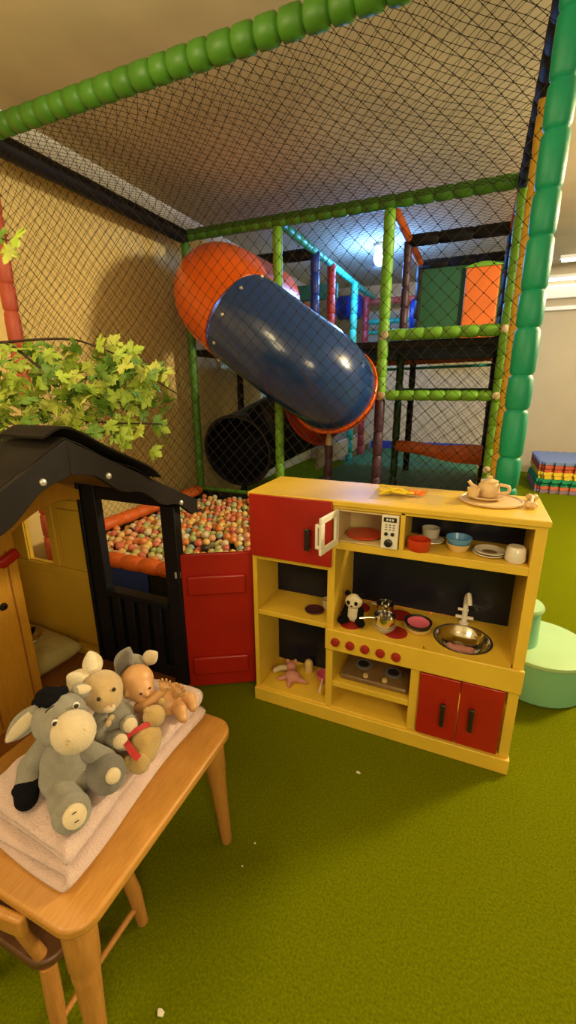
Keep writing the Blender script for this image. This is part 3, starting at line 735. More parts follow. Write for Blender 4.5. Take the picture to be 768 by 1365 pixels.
B(-.440, KX1 - .035, KY0, KY1 - .09, .797, .828).build('shelf', 'kyellow', kt, None, bevel=.002)
B(-.440, KX1 - .035, KY0, KY0 + .02, .958, KH - .022).build('top_fascia', 'kyellow', kt, None, bevel=.002)
B(-.205, -.188, KY0, KY1 - .1, .828, .968).build('shelf_divider', 'kyellow', kt, None, bevel=.002)
B(KX0 + .02, KX1 - .035, KY0, KY1 - .02, .05, .072).build('base_board', 'kyellow', kt, None, bevel=.002)
# backboards
B(KX0 + .02, -.470, 1.70, 1.712, .066, KH - .02).build('back_board', 'kyellow', kt, 'yellow back frame')
B(-.782, -.472, 1.692, 1.6995, .463, .699).build('back_board', 'knavy', kt, 'navy back panel')
B(-.782, -.472, 1.692, 1.6995, .085, .439).build('back_board', 'knavy', kt, 'navy back panel')
B(-.440, KX1 - .035, KY1 - .02, KY1 - .006, .45, .80).build('back_board', 'knavy', kt, 'navy gloss splashback')
B(-.440, KX1 - .035, KY1 - .10, KY1 - .088, .80, .968).build('back_board', 'knavy', kt, 'navy gloss board behind the upper shelf')
B(-.440, -.125, KY1 - .02, KY1 - .006, .066, .43).build('back_board', 'kyellow', kt, 'yellow oven back')
# counter with a round hole for the sink
SX, SY, SRAD = .045, 1.602, .099
def holed(x0, x1, y0, y1, z0, z1):
    n = 48; vs, fs = [], []
    for z in (z1, z0):
        for k in range(n):
            a = 2 * PI * k / n; c, s = math.cos(a), math.sin(a)
            tx = ((x1 - SX) if c > 0 else (SX - x0)) / max(abs(c), 1e-6); ty = ((y1 - SY) if s > 0 else (SY - y0)) / max(abs(s), 1e-6)
            t = min(tx, ty); vs += [(SX + c * SRAD, SY + s * SRAD, z), (SX + c * t, SY + s * t, z)]
    for k in range(n):
        j = (k + 1) % n; a, b, c, d = 2 * k, 2 * k + 1, 2 * j + 1, 2 * j; o = 2 * n
        fs += [(a, b, c, d), (a + o, d + o, c + o, b + o), (a, d, d + o, a + o), (b, b + o, c + o, c)]
    return MB().add(vs, fs)
mb = holed(-.09, KX1 - .035, KY0 - .001, KY1 - .022, .430, .450); mb.box(-.44, -.09, KY0 - .001, KY1 - .022, .430, .450)
mb.build('counter', 'kyellow', kt, None)
B(-.470, KX1 + .003, KY0 - .016, KY0 - .001, .358, .452).build('apron', 'kyellow', kt, None, bevel=.004)
for i in range(5):
    x = -.424 + .0605 * i
    kb = MB().lathe([(.0175, 0), (.018, .002), (.017, .011), (.012, .013), (.002, .013)], (x, KY0 - .016, .402 - .001 * i), (0, -1, 0), 22).build('knob', 'burner', kt, 'dark red control knob')
for x, y in ((-.384, 1.545), (-.385, 1.69), (-.205, 1.69), (-.203, 1.548)):
    MB().lathe([(.001, 0), (.047, 0), (.047, .002), (.001, .003)], (x, y, .450), (0, 0, 1), 28).build('burner', 'burner', kt, 'dark red hob disc')
B(-.125, -.090, KY0, KY1 - .02, .066, .43).build('divider', 'kyellow', kt, None, bevel=.002)
B(-.440, -.125, KY0 + .004, KY1 - .02, .172, .198).build('shelf', 'kyellow', kt, None, bevel=.002)
def handle(x, y, z0, z1, parent, w=.016):
    mb = MB(); mb.box(x - w / 2, x + w / 2, y - .024, y - .014, z0, z1); mb.box(x - w / 2, x + w / 2, y - .02, y, z0 + .006, z0 + .018); mb.box(x - w / 2, x + w / 2, y - .02, y, z1 - .018, z1 - .006)
    return mb.build('handle', 'handle', parent, 'black bar handle', bevel=.004)
def door(x0, x1, z0, z1, hx, hz0, hz1, w=.016):
    d = B(x0, x1, KY0 - .016, KY0 - .001, z0, z1).build('door', 'kred', kt, 'red cupboard door', bevel=.003)
    handle(hx, KY0 - .016, hz0, hz1, d, w)
door(KX0, -.452, .722, .986, -.545, .785, .875, .020)
door(-.088, .0555, .080, .353, .004, .152, .252)
door(.058, .203, .080, .355, .103, .163, .262)
sk = MB().lathe([(.1075, .4515), (.108, .4535), (.103, .4545), (.098, .452), (.088, .425), (.065, .402), (.03, .392), (.001, .391), (.001, .388), (.031, .389), (.067, .399), (.0905, .424), (.0985, .4495), (.1075, .4515)], (SX, SY, 0), (0, 0, 1), 48, False).build('sink', 'steel', kt, 'steel sink bowl', angle=50)
mb = MB(); fx, fy = .046, 1.727
mb.lathe([(.020, .450), (.020, .456), (.012, .460), (.011, .505), (.013, .512), (.001, .513)], (fx, fy, 0), (0, 0, 1), 18)
mb.tube([(fx, fy, .50), (fx, fy, .55), (fx + .001, fy - .004, .578), (fx + .006, fy - .022, .592), (fx + .010, fy - .042, .580), (fx + .012, fy - .050, .560)], [.0105, .010, .0095, .0095, .009, .010], 12)
mb.tube([(fx - .034, fy, .478), (fx + .034, fy, .478)], .007, 10); mb.tube([(fx - .028, fy, .512), (fx + .012, fy, .512)], .006, 10)
mb.build('tap', 'whiteplast', kt, 'white plastic tap', angle=50)

# toy microwave
mw = thing('toy_microwave', 'white toy microwave with its door open in the kitchen shelf', 'toy microwave', (-.32, 1.56, .829))
mb = MB(); x0, x1, y0, y1, z0, z1 = -.436, -.208, 1.478, 1.662, .829, .956
mb.box(x0, x1, y1 - .006, y1, z0, z1); mb.box(x0, x0 + .006, y0, y1 - .006, z0, z1); mb.box(x1 - .062, x1, y0 + .003, y1 - .006, z0, z1)
mb.box(x0 + .006, x1 - .062, y0, y1 - .006, z0, z0 + .006); mb.box(x0 + .006, x1 - .062, y0, y1 - .006, z1 - .006, z1)
mb.build('body', 'micin', mw, 'cream microwave body', bevel=.002)
pn = B(-.269, -.209, y0 - .006, y0 + .002, z0, z1).build('control_panel', 'whiteplast', mw, 'white control panel', bevel=.002)
B(-.262, -.216, y0 - .008, y0 - .006, .931, .948).build('display', 'dark', pn, 'black display', bevel=.001)
mb = MB()
for i, ch in enumerate(range(3)): mb.box(-.252 + .010 * i, -.246 + .010 * i, y0 - .0086, y0 - .008, .936, .943)
mb.build('digits', 'whiteplast', pn, 'pale digits')
mb = MB()
for r_i in range(3):
    for c_i in range(3): mb.box(-.256 + .0135 * c_i, -.248 + .0135 * c_i, y0 - .0068, y0 - .006, .906 + .009 * r_i - .006, .910 + .009 * r_i - .006)
mb.build('button_marks', 'grey', pn, 'small grey key markings')
for x in (-.251, -.228): MB().lathe([(.007, 0), (.0065, .004), (.001, .0045)], (x, y0 - .006, .886), (0, -1, 0), 14).build('button', 'dark', pn, 'black round button')
MB().lathe([(.0155, 0), (.0145, .006), (.010, .009), (.001, .009)], (-.241, y0 - .006, .852), (0, -1, 0), 20).build('dial', 'dark', pn, 'black dial')
MB().lathe([(.001, 0), (.064, 0), (.070, .004), (.070, .008), (.064, .009), (.05, .006), (.001, .006)], (-.350, 1.565, .838), (0, 0, 1), 30).build('turntable', 'redplast', mw, 'red turntable plate')
# door frame, swung open about its left edge
a, b = V((-.436, 1.474, 0)), V((-.457, 1.330, 0)); d = (b - a).normalized(); L = (b - a).length; nrm = V((-d.y, d.x, 0))
T = Matrix(((d.x, nrm.x, 0, a.x), (d.y, nrm.y, 0, a.y), (0, 0, 1, 0), (0, 0, 0, 1)))
mb = MB(); h0, h1 = .822, .960
mb.box(0, L, 0, .010, h0, h0 + .024, T=T); mb.box(0, L, 0, .010, h1 - .024, h1, T=T); mb.box(0, .026, 0, .010, h0 + .024, h1 - .024, T=T); mb.box(L - .028, L, 0, .010, h0 + .024, h1 - .024, T=T)
dr = mb.build('microwave_door', 'whiteplast', mw, 'white open door frame', bevel=.002)
mb = MB(); mb.box(L - .018, L - .004, -.018, -.008, .842, .935, T=T); mb.box(L - .018, L - .004, -.010, 0, .842, .856, T=T); mb.box(L - .018, L - .004, -.010, 0, .921, .935, T=T)
mb.build('door_handle', 'whiteplast', dr, None, bevel=.003)

# crockery helpers
def lobj(name, prof, loc, m, label=None, cat=None, n=30, rot=None, group=None, parent=None, angle=45):
    o = MB().lathe(prof, (0, 0, 0), (0, 0, 1), n).build(name, m, None, angle=angle)
    o.location = loc
    if rot: o.rotation_euler = rot
    if label and cat: tag(o, label, cat, group)
    return o
def bowlp(R, h, t=.003, foot=.55):
    return [(.001, 0), (R * foot, 0), (R * .86, h * .45), (R, h), (R - t, h), (R * .86 - t, h * .47), (R * foot - t, t), (.001, t)]
zs_ = .8285
lobj('toy_bowl', [(.001, 0), (.036, 0), (.040, .006), (.041, .038), (.038, .040), (.037, .008), (.001, .005)], (-.139, 1.513, zs_), 'redplast', 'red plastic toy bowl beside the microwave on the upper shelf', 'bowl')
lobj('toy_cup', [(.001, 0), (.030, 0), (.034, .035), (.031, .035), (.028, .004), (.001, .004)], (-.110, 1.635, zs_ + .014), 'clear', 'clear plastic cup on the small white plate behind the red bowl', 'cup')
lobj('toy_plate', [(.001, 0), (.03, 0), (.05, .008), (.049, .011), (.029, .004), (.001, .004)], (-.108, 1.615, zs_), 'ceramic', 'small white plate under the clear cup', 'plate')
lobj('toy_bowl', [(.001, 0), (.028, 0), (.038, .018), (.041, .028), (.038, .028), (.028, .004), (.001, .004)], (-.008, 1.56, zs_), 'beige', 'beige toy bowl underneath the blue bowl', 'bowl')
lobj('toy_bowl', [(.001, 0), (.032, 0), (.041, .014), (.0445, .026), (.042, .027), (.034, .004), (.001, .004)], (-.008, 1.56, zs_ + .024), 'blueplast', 'pale blue toy bowl stacked on a beige bowl', 'bowl')
o = lobj('toy_plate', [(.001, 0), (.036, 0), (.052, .008), (.052, .011), (.036, .004), (.001, .004)], (.092, 1.555, zs_), 'ceramic', 'lower of two white plates on the upper shelf', 'plate')
o = thing('toy_plate', 'upper white plate with a brown centre on the upper shelf', 'plate', (.095, 1.553, zs_ + .009))
MB().lathe([(.001, 0), (.032, 0), (.050, .008), (.050, .011), (.032, .004), (.001, .004)], (.095, 1.553, zs_ + .009), (0, 0, 1), 30).build('dish', 'ceramic', o)
MB().ell((.095, 1.550, zs_ + .0135), (.024, .017, .0022)).build('centre_mark', 'brownclear', o, 'brown centre mark')
lobj('toy_cup', [(.001, 0), (.026, 0), (.033, .010), (.029, .048), (.024, .054), (.001, .055)], (.172, 1.522, zs_), 'ceramic', 'upturned white cup at the right end of the upper shelf', 'cup')

# counter items
pd = thing('panda_plush', 'small black and white panda toy sitting on the counter', 'soft toy', (-.385, 1.56, .4535))
px0, py0, pz0 = -.378, 1.560, .4535
def rel(a, b, c): return (px0 + a, py0 + b, pz0 + c)
MB().ell(rel(0, 0, .036), (.034, .028, .036)).ell(rel(0, -.004, .055), (.026, .024, .03)).build('body', 'whiteplush', pd, 'white body', remesh=.004)
MB().ell(rel(0, -.006, .096), (.036, .031, .031)).ell(rel(0, -.03, .089), (.016, .012, .012)).build('head', 'whiteplush', pd, 'white head', remesh=.004)
for s in (-1, 1):
    MB().ell(rel(.028 * s, .002, .124), (.013, .009, .013)).build('ear', 'blackplush', pd, 'black ear')
    MB().ell(rel(.015 * s, -.033, .100), (.0075, .005, .0095), (0, .4 * s, 0)).build('eye_patch', 'blackplush', pd, 'black eye patch')
    MB().ell(rel(.014 * s, -.038, .101), (.002, .002, .002)).build('eye', 'eye', pd, 'glossy eye')
    MB().capsule(rel(.028 * s, -.004, .066), rel(.034 * s, -.022, .036), .013, .014).build('arm', 'blackplush', pd, 'black arm')
    MB().capsule(rel(.022 * s, -.008, .018), rel(.040 * s, -.036, .018), .016, .017).build('leg', 'blackplush', pd, 'black leg')
MB().ell(rel(0, -.042, .091), (.005, .003, .0035)).build('nose', 'eye', pd, 'black nose')

def pot(name, loc, R, h, label, hdir=None):
    t = thing(name, label, 'pot', loc); x, y, z = loc
    MB().lathe([(.001, 0), (R * .92, 0), (R * .98, .004), (R, h * .8), (R * 1.05, h), (R * .99, h), (R * .95, h * .8), (R * .9, .004), (.001, .003)], loc, (0, 0, 1), 32).build('pan', 'steel', t, 'shiny steel pan')
    if hdir is not None:
        dx, dy = math.cos(hdir), math.sin(hdir)
        MB().tube([(x + dx * R * .98, y + dy * R * .98, z + h * .75), (x + dx * (R + .02), y + dy * (R + .02), z + h * .8), (x + dx * (R + .06), y + dy * (R + .06), z + h * .72)], [.004, .0035, .005], 8).build('handle', 'steel', t, 'thin steel handle')
    for s in (-1, 1):
        pass
    return t
pot('toy_pot', (-.268, 1.665, .4535), .036, .055, 'steel toy pot on the counter behind another pot', PI)
lobj('toy_bowl', [(.001, 0), (.028, 0), (.042, .016), (.046, .026), (.043, .026), (.026, .003), (.001, .003)], (-.247, 1.545, .4535), 'clear', 'clear toy bowl beneath the front steel pot', 'bowl')
pot('toy_pot', (-.247, 1.545, .4715), .041, .048, 'front steel toy pot sitting in a clear bowl', PI * 1.12)
lobj('toy_bowl', [(.001, 0), (.036, 0), (.048, .012), (.052, .024), (.048, .024), (.034, .004), (.001, .004)], (-.124, 1.595, .4505), 'beige', 'beige toy bowl beside the sink', 'bowl')
lobj('toy_pan', [(.001, 0), (.040, 0), (.053, .012), (.055, .018), (.051, .018), (.039, .004), (.001, .004)], (-.124, 1.597, .4745), 'dark', 'black toy pan resting on the beige bowl', 'pan')
lobj('toy_plate', [(.001, .004), (.034, .004), (.043, .012), (.042, .009), (.035, 0), (.001, 0)], (-.122, 1.592, .4800), 'pinkplast', 'pink toy plate lying in the black pan', 'plate')
o = MB().ell((0, 0, 0), (.045, .022, .013), (0, .1, .2)).ell((.036, .002, 0), (.020, .018, .013)).ell((-.036, .004, .002), (.016, .016, .012)).build('toy_food', 'pinkplush', None, remesh=.004)
o.location = (.040, 1.598, .4085); tag(o, 'pink toy food lying in the steel sink', 'toy food')
# top items
o = B(-.335, -.075, 1.535, 1.69, KH + .0002, KH + .0022).build('clear_tray', 'film', None, bevel=.0008); tag(o, 'clear plastic sheet on the kitchen top', 'sheet')
def strands(name, c, n, R, m, label, seed):
    r = random.Random(seed); mb = MB()
    for i in range(n):
        pts = [(c[0] + r.gauss(0, R), c[1] + r.gauss(0, R * .45), c[2] + .006 + abs(r.gauss(0, .008))) for _ in range(5)]
        mb.tube(bez(pts, 5), .0042, 6)
    return tag(mb.build(name, m, None, angle=80), label, 'toy')
strands('toy_noodles', (-.245, 1.63, KH + .004), 12, .032, 'ytoy', 'yellow tangled toy noodles on the kitchen top', 3)
strands('toy_food', (-.170, 1.635, KH + .004), 7, .015, 'otoy', 'orange toy food lying beside the yellow noodles', 4)
lobj('round_tray', [(.001, 0), (.100, 0), (.107, .004), (.107, .009), (.102, .010), (.098, .006), (.001, .006)], (.083, 1.665, KH + .0003), 'plyw', 'round wooden tray on the kitchen top', 'tray', n=48)
lobj('toy_saucer', [(.001, 0), (.045, 0), (.062, .010), (.062, .014), (.045, .006), (.001, .006)], (.060, 1.675, KH + .0068), 'plyw', 'pale wooden saucer on the round tray', 'saucer')
t = thing('toy_teapot', 'pale wooden toy teapot on the saucer of the round tray', 'teapot', (.072, 1.69, KH + .0145))
MB().lathe([(.001, 0), (.034, 0), (.040, .012), (.036, .040), (.028, .052), (.001, .053)], (.072, 1.69, KH + .0145), (0, 0, 1), 28).build('pot', 'plyw', t)
MB().lathe([(.001, 0), (.030, 0), (.030, .005), (.012, .010), (.008, .013), (.010, .020), (.001, .024)], (.072, 1.69, KH + .0665), (0, 0, 1), 24).build('lid', 'plyw', t)
MB().tube(bez([(.106, 1.682, KH + .060), (.135, 1.676, KH + .056), (.136, 1.676, KH + .036), (.110, 1.682, KH + .028)], 5), .006, 8).build('handle', 'plyw', t)
MB().tube([(.042, 1.70, KH + .034), (.015, 1.71, KH + .046), (.002, 1.714, KH + .060)], [.009, .007, .006], 10).build('spout', 'plyw', t)
lobj('toy_cup', [(.001, 0), (.018, 0), (.022, .030), (.019, .030), (.016, .004), (.001, .004)], (.022, 1.640, KH + .0205), 'plyw', 'small wooden toy cup beside the teapot', 'cup')
o = MB().capsule((0, -.055, 0), (0, .055, 0), .008, .008).ell((-.009, -.062, 0), .0125).ell((.009, -.062, 0), .0125).ell((-.009, .062, 0), .0125).ell((.009, .062, 0), .0125).build('toy_bone', 'plyw', None, remesh=.004)
o.location = (.213, 1.675, KH + .0125); o.rotation_euler = (0, 0, -.12); tag(o, 'pale wooden bone at the right edge of the kitchen top', 'toy bone')
# left shelves
lobj('toy_cup', [(.001, 0), (.020, 0), (.025, .040), (.022, .040), (.018, .004), (.001, .004)], (-.508, 1.615, .4625), 'ceramic', 'small pale cup on the middle left shelf', 'cup')
lobj('toy_plate', [(.001, 0), (.032, 0), (.042, .006), (.041, .009), (.031, .004), (.001, .004)], (-.552, 1.565, .4625), 'purplast', 'plum coloured toy saucer on the middle left shelf', 'plate')
z0 = .0725
mb = MB()
for k in range(9):
    a = k / 8; mb.ell((-.755 + .065 * a, 1.585 + .035 * a, z0 + .016 + .012 * math.sin(PI * a)), (.013, .013, .013))
tag(mb.build('toy_food', 'creamplush', None, remesh=.004), 'cream curved toy food in the bottom left cupboard corner', 'toy food')
o = thing('pink_plush', 'dusty pink soft toy lying on the bottom left shelf', 'soft toy', (-.665, 1.575, z0))
MB().ell((-.655, 1.565, z0 + .026), (.038, .030, .026)).ell((-.685, 1.62, z0 + .032), (.024, .024, .024)).capsule((-.63, 1.56, z0 + .02), (-.59, 1.565, z0 + .012), .013, .008).capsule((-.66, 1.545, z0 + .02), (-.655, 1.515, z0 + .011), .012, .010).capsule((-.69, 1.555, z0 + .016), (-.715, 1.54, z0 + .012), .011, .009).build('body', 'pinkplush', o, None, remesh=.004)
MB().ell((-.705, 1.625, z0 + .052), (.010, .006, .014)).build('ear', 'pinkplush', o); MB().ell((-.67, 1.635, z0 + .054), (.010, .006, .014)).build('ear', 'pinkplush', o)
o = lobj('toy_figure', [(.001, 0), (.020, 0), (.021, .004), (.020, .040), (.018, .052), (.010, .060), (.001, .062)], (-.612, 1.664, z0), 'beige', 'honey yellow peg figure on the bottom left shelf', 'toy figure')
t = thing('toy_saucepan', 'pink toy saucepan on the bottom left shelf by the panel', 'toy pan', (-.520, 1.62, z0))
MB().lathe(bowlp(.036, .042), (-.520, 1.62, z0), (0, 0, 1), 26).build('pan', 'pinkplast', t)
MB().tube([(-.515, 1.585, z0 + .036), (-.508, 1.54, z0 + .034), (-.505, 1.51, z0 + .028)], [.005, .0045, .006], 8).build('handle', 'ceramic', t, 'white handle')
# toy hob in the oven
hb = thing('toy_hob', 'smoky brown toy hob tray with two rings in the oven space', 'toy hob', (-.28, 1.59, .1985))
MB().box(-.415, -.135, 1.510, 1.690, .1985, .222).build('body', 'brownclear', hb, None, bevel=.008)
for x, y in ((-.335, 1.61), (-.205, 1.60)):
    MB().lathe([(.036, 0), (.036, .003), (.030, .004), (.028, .002), (.001, .002)], (x, y, .222), (0, 0, 1), 26).build('ring', 'grey', hb, 'pale grey ring')
    MB().lathe([(.024, 0), (.022, .006), (.001, .007)], (x, y, .222), (0, 0, 1), 22).build('ring', 'dark', hb, 'black ring centre')
for x in (-.31, -.23): MB().lathe([(.012, 0), (.011, .008), (.001, .009)], (x, 1.535, .222), (0, 0, 1), 16).build('knob', 'beige', hb, 'beige knob')

# ------------------------------------------------------------------ mint seat
ms = thing('step_stool', 'mint green round two-tier moulded play seat on the carpet', 'stool', (.39, 2.12, 0))
cx, cy, R = .398, 2.12, .212
MB().lathe([(.001, 0), (R - .012, 0), (R, .012), (R + .004, .17), (R, .20), (.001, .20)], (cx, cy, 0), (0, 0, 1), 64).build('lower_tier', 'mint', ms, 'mint lower tier', angle=30)
MB().lathe([(.001, .199), (R - .012, .199), (R + .006, .197), (R + .010, .205), (R + .006, .215), (R - .01, .218), (.001, .218)], (cx, cy, 0), (0, 0, 1), 64).build('lower_cap', 'mintlit', ms, 'mint lower cap with top light in its colour', angle=50)
c2x, c2y, R2 = .290, 2.10, .096
MB().lathe([(.001, 0), (R2 + .02, 0), (R2, .22), (R2 - .006, .39), (.001, .39)], (c2x, c2y, 0), (0, 0, 1), 48).build('upper_tier', 'mint', ms, 'mint upper tier', angle=40)
MB().lathe([(.001, .389), (R2 - .008, .389), (R2 + .004, .392), (R2 + .006, .402), (R2, .412), (.001, .415)], (c2x, c2y, 0), (0, 0, 1), 48).build('upper_cap', 'mintlit', ms, 'mint upper cap with top light in its colour', angle=50)

# ------------------------------------------------------------------ foam mats
order = ['purple', 'orange', 'green', 'green', 'yellow', 'yellow', 'red', 'red', 'blue']
hm = .047
def puzzle(x0, x1, y0, y1):
    pts = []
    def edge(a, b, nrm):
        a, b = V(a), V(b); n = 9
        for i in range(n):
            for t, o in ((.0, 0), (.28, 0), (.22, .035), (.78, .035), (.72, 0)):
                p = a + (b - a) * ((i + t) / n); pts.append(p + V(nrm) * o)
    edge((x0, y0, 0), (x1, y0, 0), (0, -1, 0)); edge((x1, y0, 0), (x1, y1, 0), (1, 0, 0)); edge((x1, y1, 0), (x0, y1, 0), (0, 1, 0)); edge((x0, y1, 0), (x0, y0, 0), (-1, 0, 0))
    return pts
lab = {0: 'bottom mat of the stack, purple grey foam', 1: 'orange foam mat, second from the bottom of the stack', 2: 'lower green foam mat in the stack by the wall', 3: 'upper green foam mat in the stack by the wall', 4: 'lower yellow foam mat in the stack by the wall', 5: 'upper yellow foam mat in the stack by the wall', 6: 'lower red foam mat under the blue top mat', 7: 'upper red foam mat directly under the blue one', 8: 'blue foam mat topping the stack by the wall'}
for i, c in enumerate(order):
    dx, dy = random.uniform(-.02, .02), random.uniform(-.02, .02)
    o = MB().prism(puzzle(.885 + dx, 1.90 + dx, 6.46 + dy, 7.46 + dy), (0, 0, hm - .003)).build('foam_mat', 'mat_' + c, None, bevel=.003)
    o.location.z = i * hm; tag(o, lab[i], 'mat', 'interlocking foam mats stacked by the far wall')

# ------------------------------------------------------------------ lights fixtures
def batten(loc, L, label):
    t = thing('strip_light', label, 'ceiling light', loc); x, y, z = loc
    B(x, x + L, y - .05, y + .05, z - .04, z).build('housing', 'white_trim', t, 'white housing', bevel=.006)
    MB().tube([(x + .03, y, z - .055), (x + L - .03, y, z - .055)], .022, 12).build('tube', 'tubeglow', t, 'lit tube')
batten((.80, 7.30, CZ), 1.5, 'lit fluorescent strip on the ceiling above the foam mats')
batten((.55, 7.86, 2.90), 2.2, 'lit fluorescent strip along the top of the far wall')
lp = thing('ceiling_lamp', 'bright blue-white ceiling lamp behind the netting', 'ceiling light', (-1.27, 5.80, CZ))
MB().lathe([(.08, 0), (.08, -.03), (.05, -.05)], (-1.27, 5.80, CZ), (0, 0, 1), 24).build('base', 'white_trim', lp, 'white lamp base')
MB().ell((-1.27, 5.80, CZ - .15), (.075, .075, .09)).build('globe', 'lampglow', lp, 'glowing globe')

# ------------------------------------------------------------------ table
TX0, TX1, TY0, TY1, TH = -1.075, -.553, .318, .885, .45
tb = thing('small_table', 'low beech table with rounded corners holding the blanket and soft toys', 'table', ((TX0 + TX1) / 2, (TY0 + TY1) / 2, 0))
def rrect(x0, x1, y0, y1, r, z, n=8):
    pts = []
    for cx_, cy_, a0 in ((x1 - r, y1 - r, 0), (x0 + r, y1 - r, 90), (x0 + r, y0 + r, 180), (x1 - r, y0 + r, 270)):
        for k in range(n + 1):
            a = math.radians(a0 + 90 * k / n); pts.append((cx_ + r * math.cos(a), cy_ + r * math.sin(a), z))
    return pts
MB().prism(rrect(TX0, TX1, TY0, TY1, .055, TH - .026), (0, 0, .026)).build('table_top', 'table', tb, None, bevel=.007, seg=3)
B(TX0 + .06, TX1 - .06, TY0 + .05, TY1 - .05, TH - .075, TH - .026).build('apron_frame', 'legwood', tb, None, bevel=.004)
for sx, sy in ((1, 1), (1, -1), (-1, 1), (-1, -1)):
    x = (TX1 - .055) if sx > 0 else (TX0 + .055); y = (TY1 - .05) if sy > 0 else (TY0 + .045)
    fx_, fy_ = x + .018 * sx, y + .020 * sy
    P, R_ = [], []
    for t, r in ((0, .016), (.03, .0175), (.35, .0215), (.62, .026), (.66, .0285), (.69, .027), (.72, .031), (.90, .033), (1, .033)):
        P.append((fx_ + (x - fx_) * t, fy_ + (y - fy_) * t, (TH - .026) * t)); R_.append(r)
    MB().tube(P, R_, 20).build('leg', 'legwood', tb, None, angle=50)

# chair tucked under the table
ch = thing('small_chair', 'small wooden chair with shade in its seat colour tucked under the beech table', 'chair', (-.86, .44, 0))
CX0, CX1, CY0, CY1 = -.955, -.70, .335, .60
MB().prism(rrect(CX0 - .01, CX1 + .012, CY0 - .01, CY1 + .01, .05, .225), (0, 0, .024)).build('seat', 'shadedseat', ch, 'brown seat with table shade in its colour', bevel=.005)
for x, y, h in ((CX1, CY1, .225), (CX0, CY1, .225)):
    sx = .012 if x > -.9 else -.012
    MB().tube([(x + sx, y - .022, 0), (x + sx * .4, y - .03, .12), (x - sx, y - .04, h)], [.0145, .0185, .017], 16).build('leg', 'legwood', ch)
for x in (CX1, CX0):
    sx = .012 if x > -.9 else -.012
    MB().tube([(x - sx * .4, CY0, 0), (x - sx * .5, CY0 + .005, .12), (x - sx, CY0 + .012, .225)], [.0145, .018, .017], 16).build('leg', 'legwood', ch)
    MB().tube([(x, CY0 + .005, .06), (x + sx * .7, CY1 - .025, .07)], [.0075, .0085], 10).build('stretcher', 'legwood', ch)
for x in (CX1 - .025, CX0 + .025):
    MB().tube([(x, CY0 + .01, .245), (x, CY0 - .022, .40)], [.013, .011], 14).build('back_upright', 'legwood', ch)
P = [(CX0 - .01 + (CX1 - CX0 + .02) * t / 8, CY0 - .03 - .012 * math.sin(PI * t / 8), .405) for t in range(9)]
vs, fs = [], []
for x, y, z in P: vs += [(x, y, z - .024), (x, y + .018, z - .024), (x, y + .018, z + .024), (x, y, z + .024)]
for i in range(8):
    for k in range(4): a, b = i * 4 + k, i * 4 + (k + 1) % 4; fs.append((a, b, b + 4, a + 4))
fs += [(3, 2, 1, 0), (32, 33, 34, 35)]
MB().add(vs, fs).build('top_rail', 'table', ch, 'pale wooden top rail', bevel=.006, seg=3)

# ------------------------------------------------------------------ folded blanket: serpentine cloth section swept along Y
def blanket():
    th = .0160; half = th / 2; x0, x1 = -.925, -.640
    gap = .0228
    # centre line in XZ: 4 layers; folds on the right between 1-2 and 3-4, on the left between 2-3
    line = []; nS = 26
    for Lr in range(4):
        z = half + Lr * gap
        xs = [x0 + (x1 - gap / 2 - x0) * k / nS for k in range(nS + 1)]
        if Lr % 2: xs = xs[::-1]
        inset = (0, 0, .008, .008)[Lr]
        for x in xs: line.append((x - inset * (x - x0) / (x1 - x0), z))
        if Lr in (0, 2):
            xe = x1 - gap / 2 - inset
            for k in range(1, 8): a = -PI / 2 + PI * k / 8; line.append((xe + (gap / 2 + .004) * math.cos(a), z + gap / 2 + gap / 2 * math.sin(a)))
        if Lr == 1:
            for k in range(1, 8): a = -PI / 2 + PI * k / 8; line.append((x0 - gap / 2 * math.cos(a), z + gap / 2 + gap / 2 * math.sin(a)))
    n = len(line); nY = 44; y0, y1 = .362, .868
    mb = MB(); vs = []
    for j in range(nY + 1):
        t = j / nY
        for side in (1, -1):
            for i, (x, z) in enumerate(line):
                a = V((line[max(i - 1, 0)][0], line[max(i - 1, 0)][1])); b = V((line[min(i + 1, n - 1)][0], line[min(i + 1, n - 1)][1])); d = V((b.x - a.x, b.y - a.y, 0)).normalized() if (b - a).length > 0 else V((1, 0, 0))
                nx, nz = -d.y, d.x
                edge = min(1, min(t, 1 - t) / .04); k = half * (.55 + .45 * math.sqrt(edge))
                w = .0035 * math.sin(23 * x + 11 * t * 3 + 2 * z * 60) * math.sin(14 * t + 9 * x)
                yy = y0 + (y1 - y0) * t + (.40 * z + .010 * (.5 + .5 * math.cos(2 * PI * z / (2 * gap)))) * (1 - t) * (1 if t < .5 else 0) * max(0, 1 - 3 * t) + .006 * math.sin(z * 90 + 3 * x * 4) * (1 - 2 * t) + .010 * math.sin(8 * x) * (t - .5)
                xx = x - .02 * t * (x - x0) / (x1 - x0) + .006 * math.sin(7 * t + z * 30)
                zz = z + nz * side * k + w * (z / .07)
                vs.append((xx + nx * side * k, yy, max(zz, .0005) + TH + .0008))
    fs = []; S = 2 * n
    for j in range(nY):
        for i in range(n - 1):
            a = j * S + i; fs.append((a, a + 1, a + S + 1, a + S)); a += n; fs.append((a, a + S, a + S + 1, a + 1))
        a = j * S; fs.append((a, a + S, a + S + n, a + n)); a = j * S + n - 1; fs.append((a, a + n, a + n + S, a + S))
    for j in (0, nY):
        for i in range(n - 1): a = j * S + i; q = (a, a + n, a + n + 1, a + 1); fs.append(q if j == 0 else q[::-1])
    return mb.add(vs, fs)
o = blanket().build('folded_blanket', 'blanket', None, angle=80); tag(o, 'pale pink fleece blanket folded in layers on the beech table', 'blanket')
BZ = TH + .086

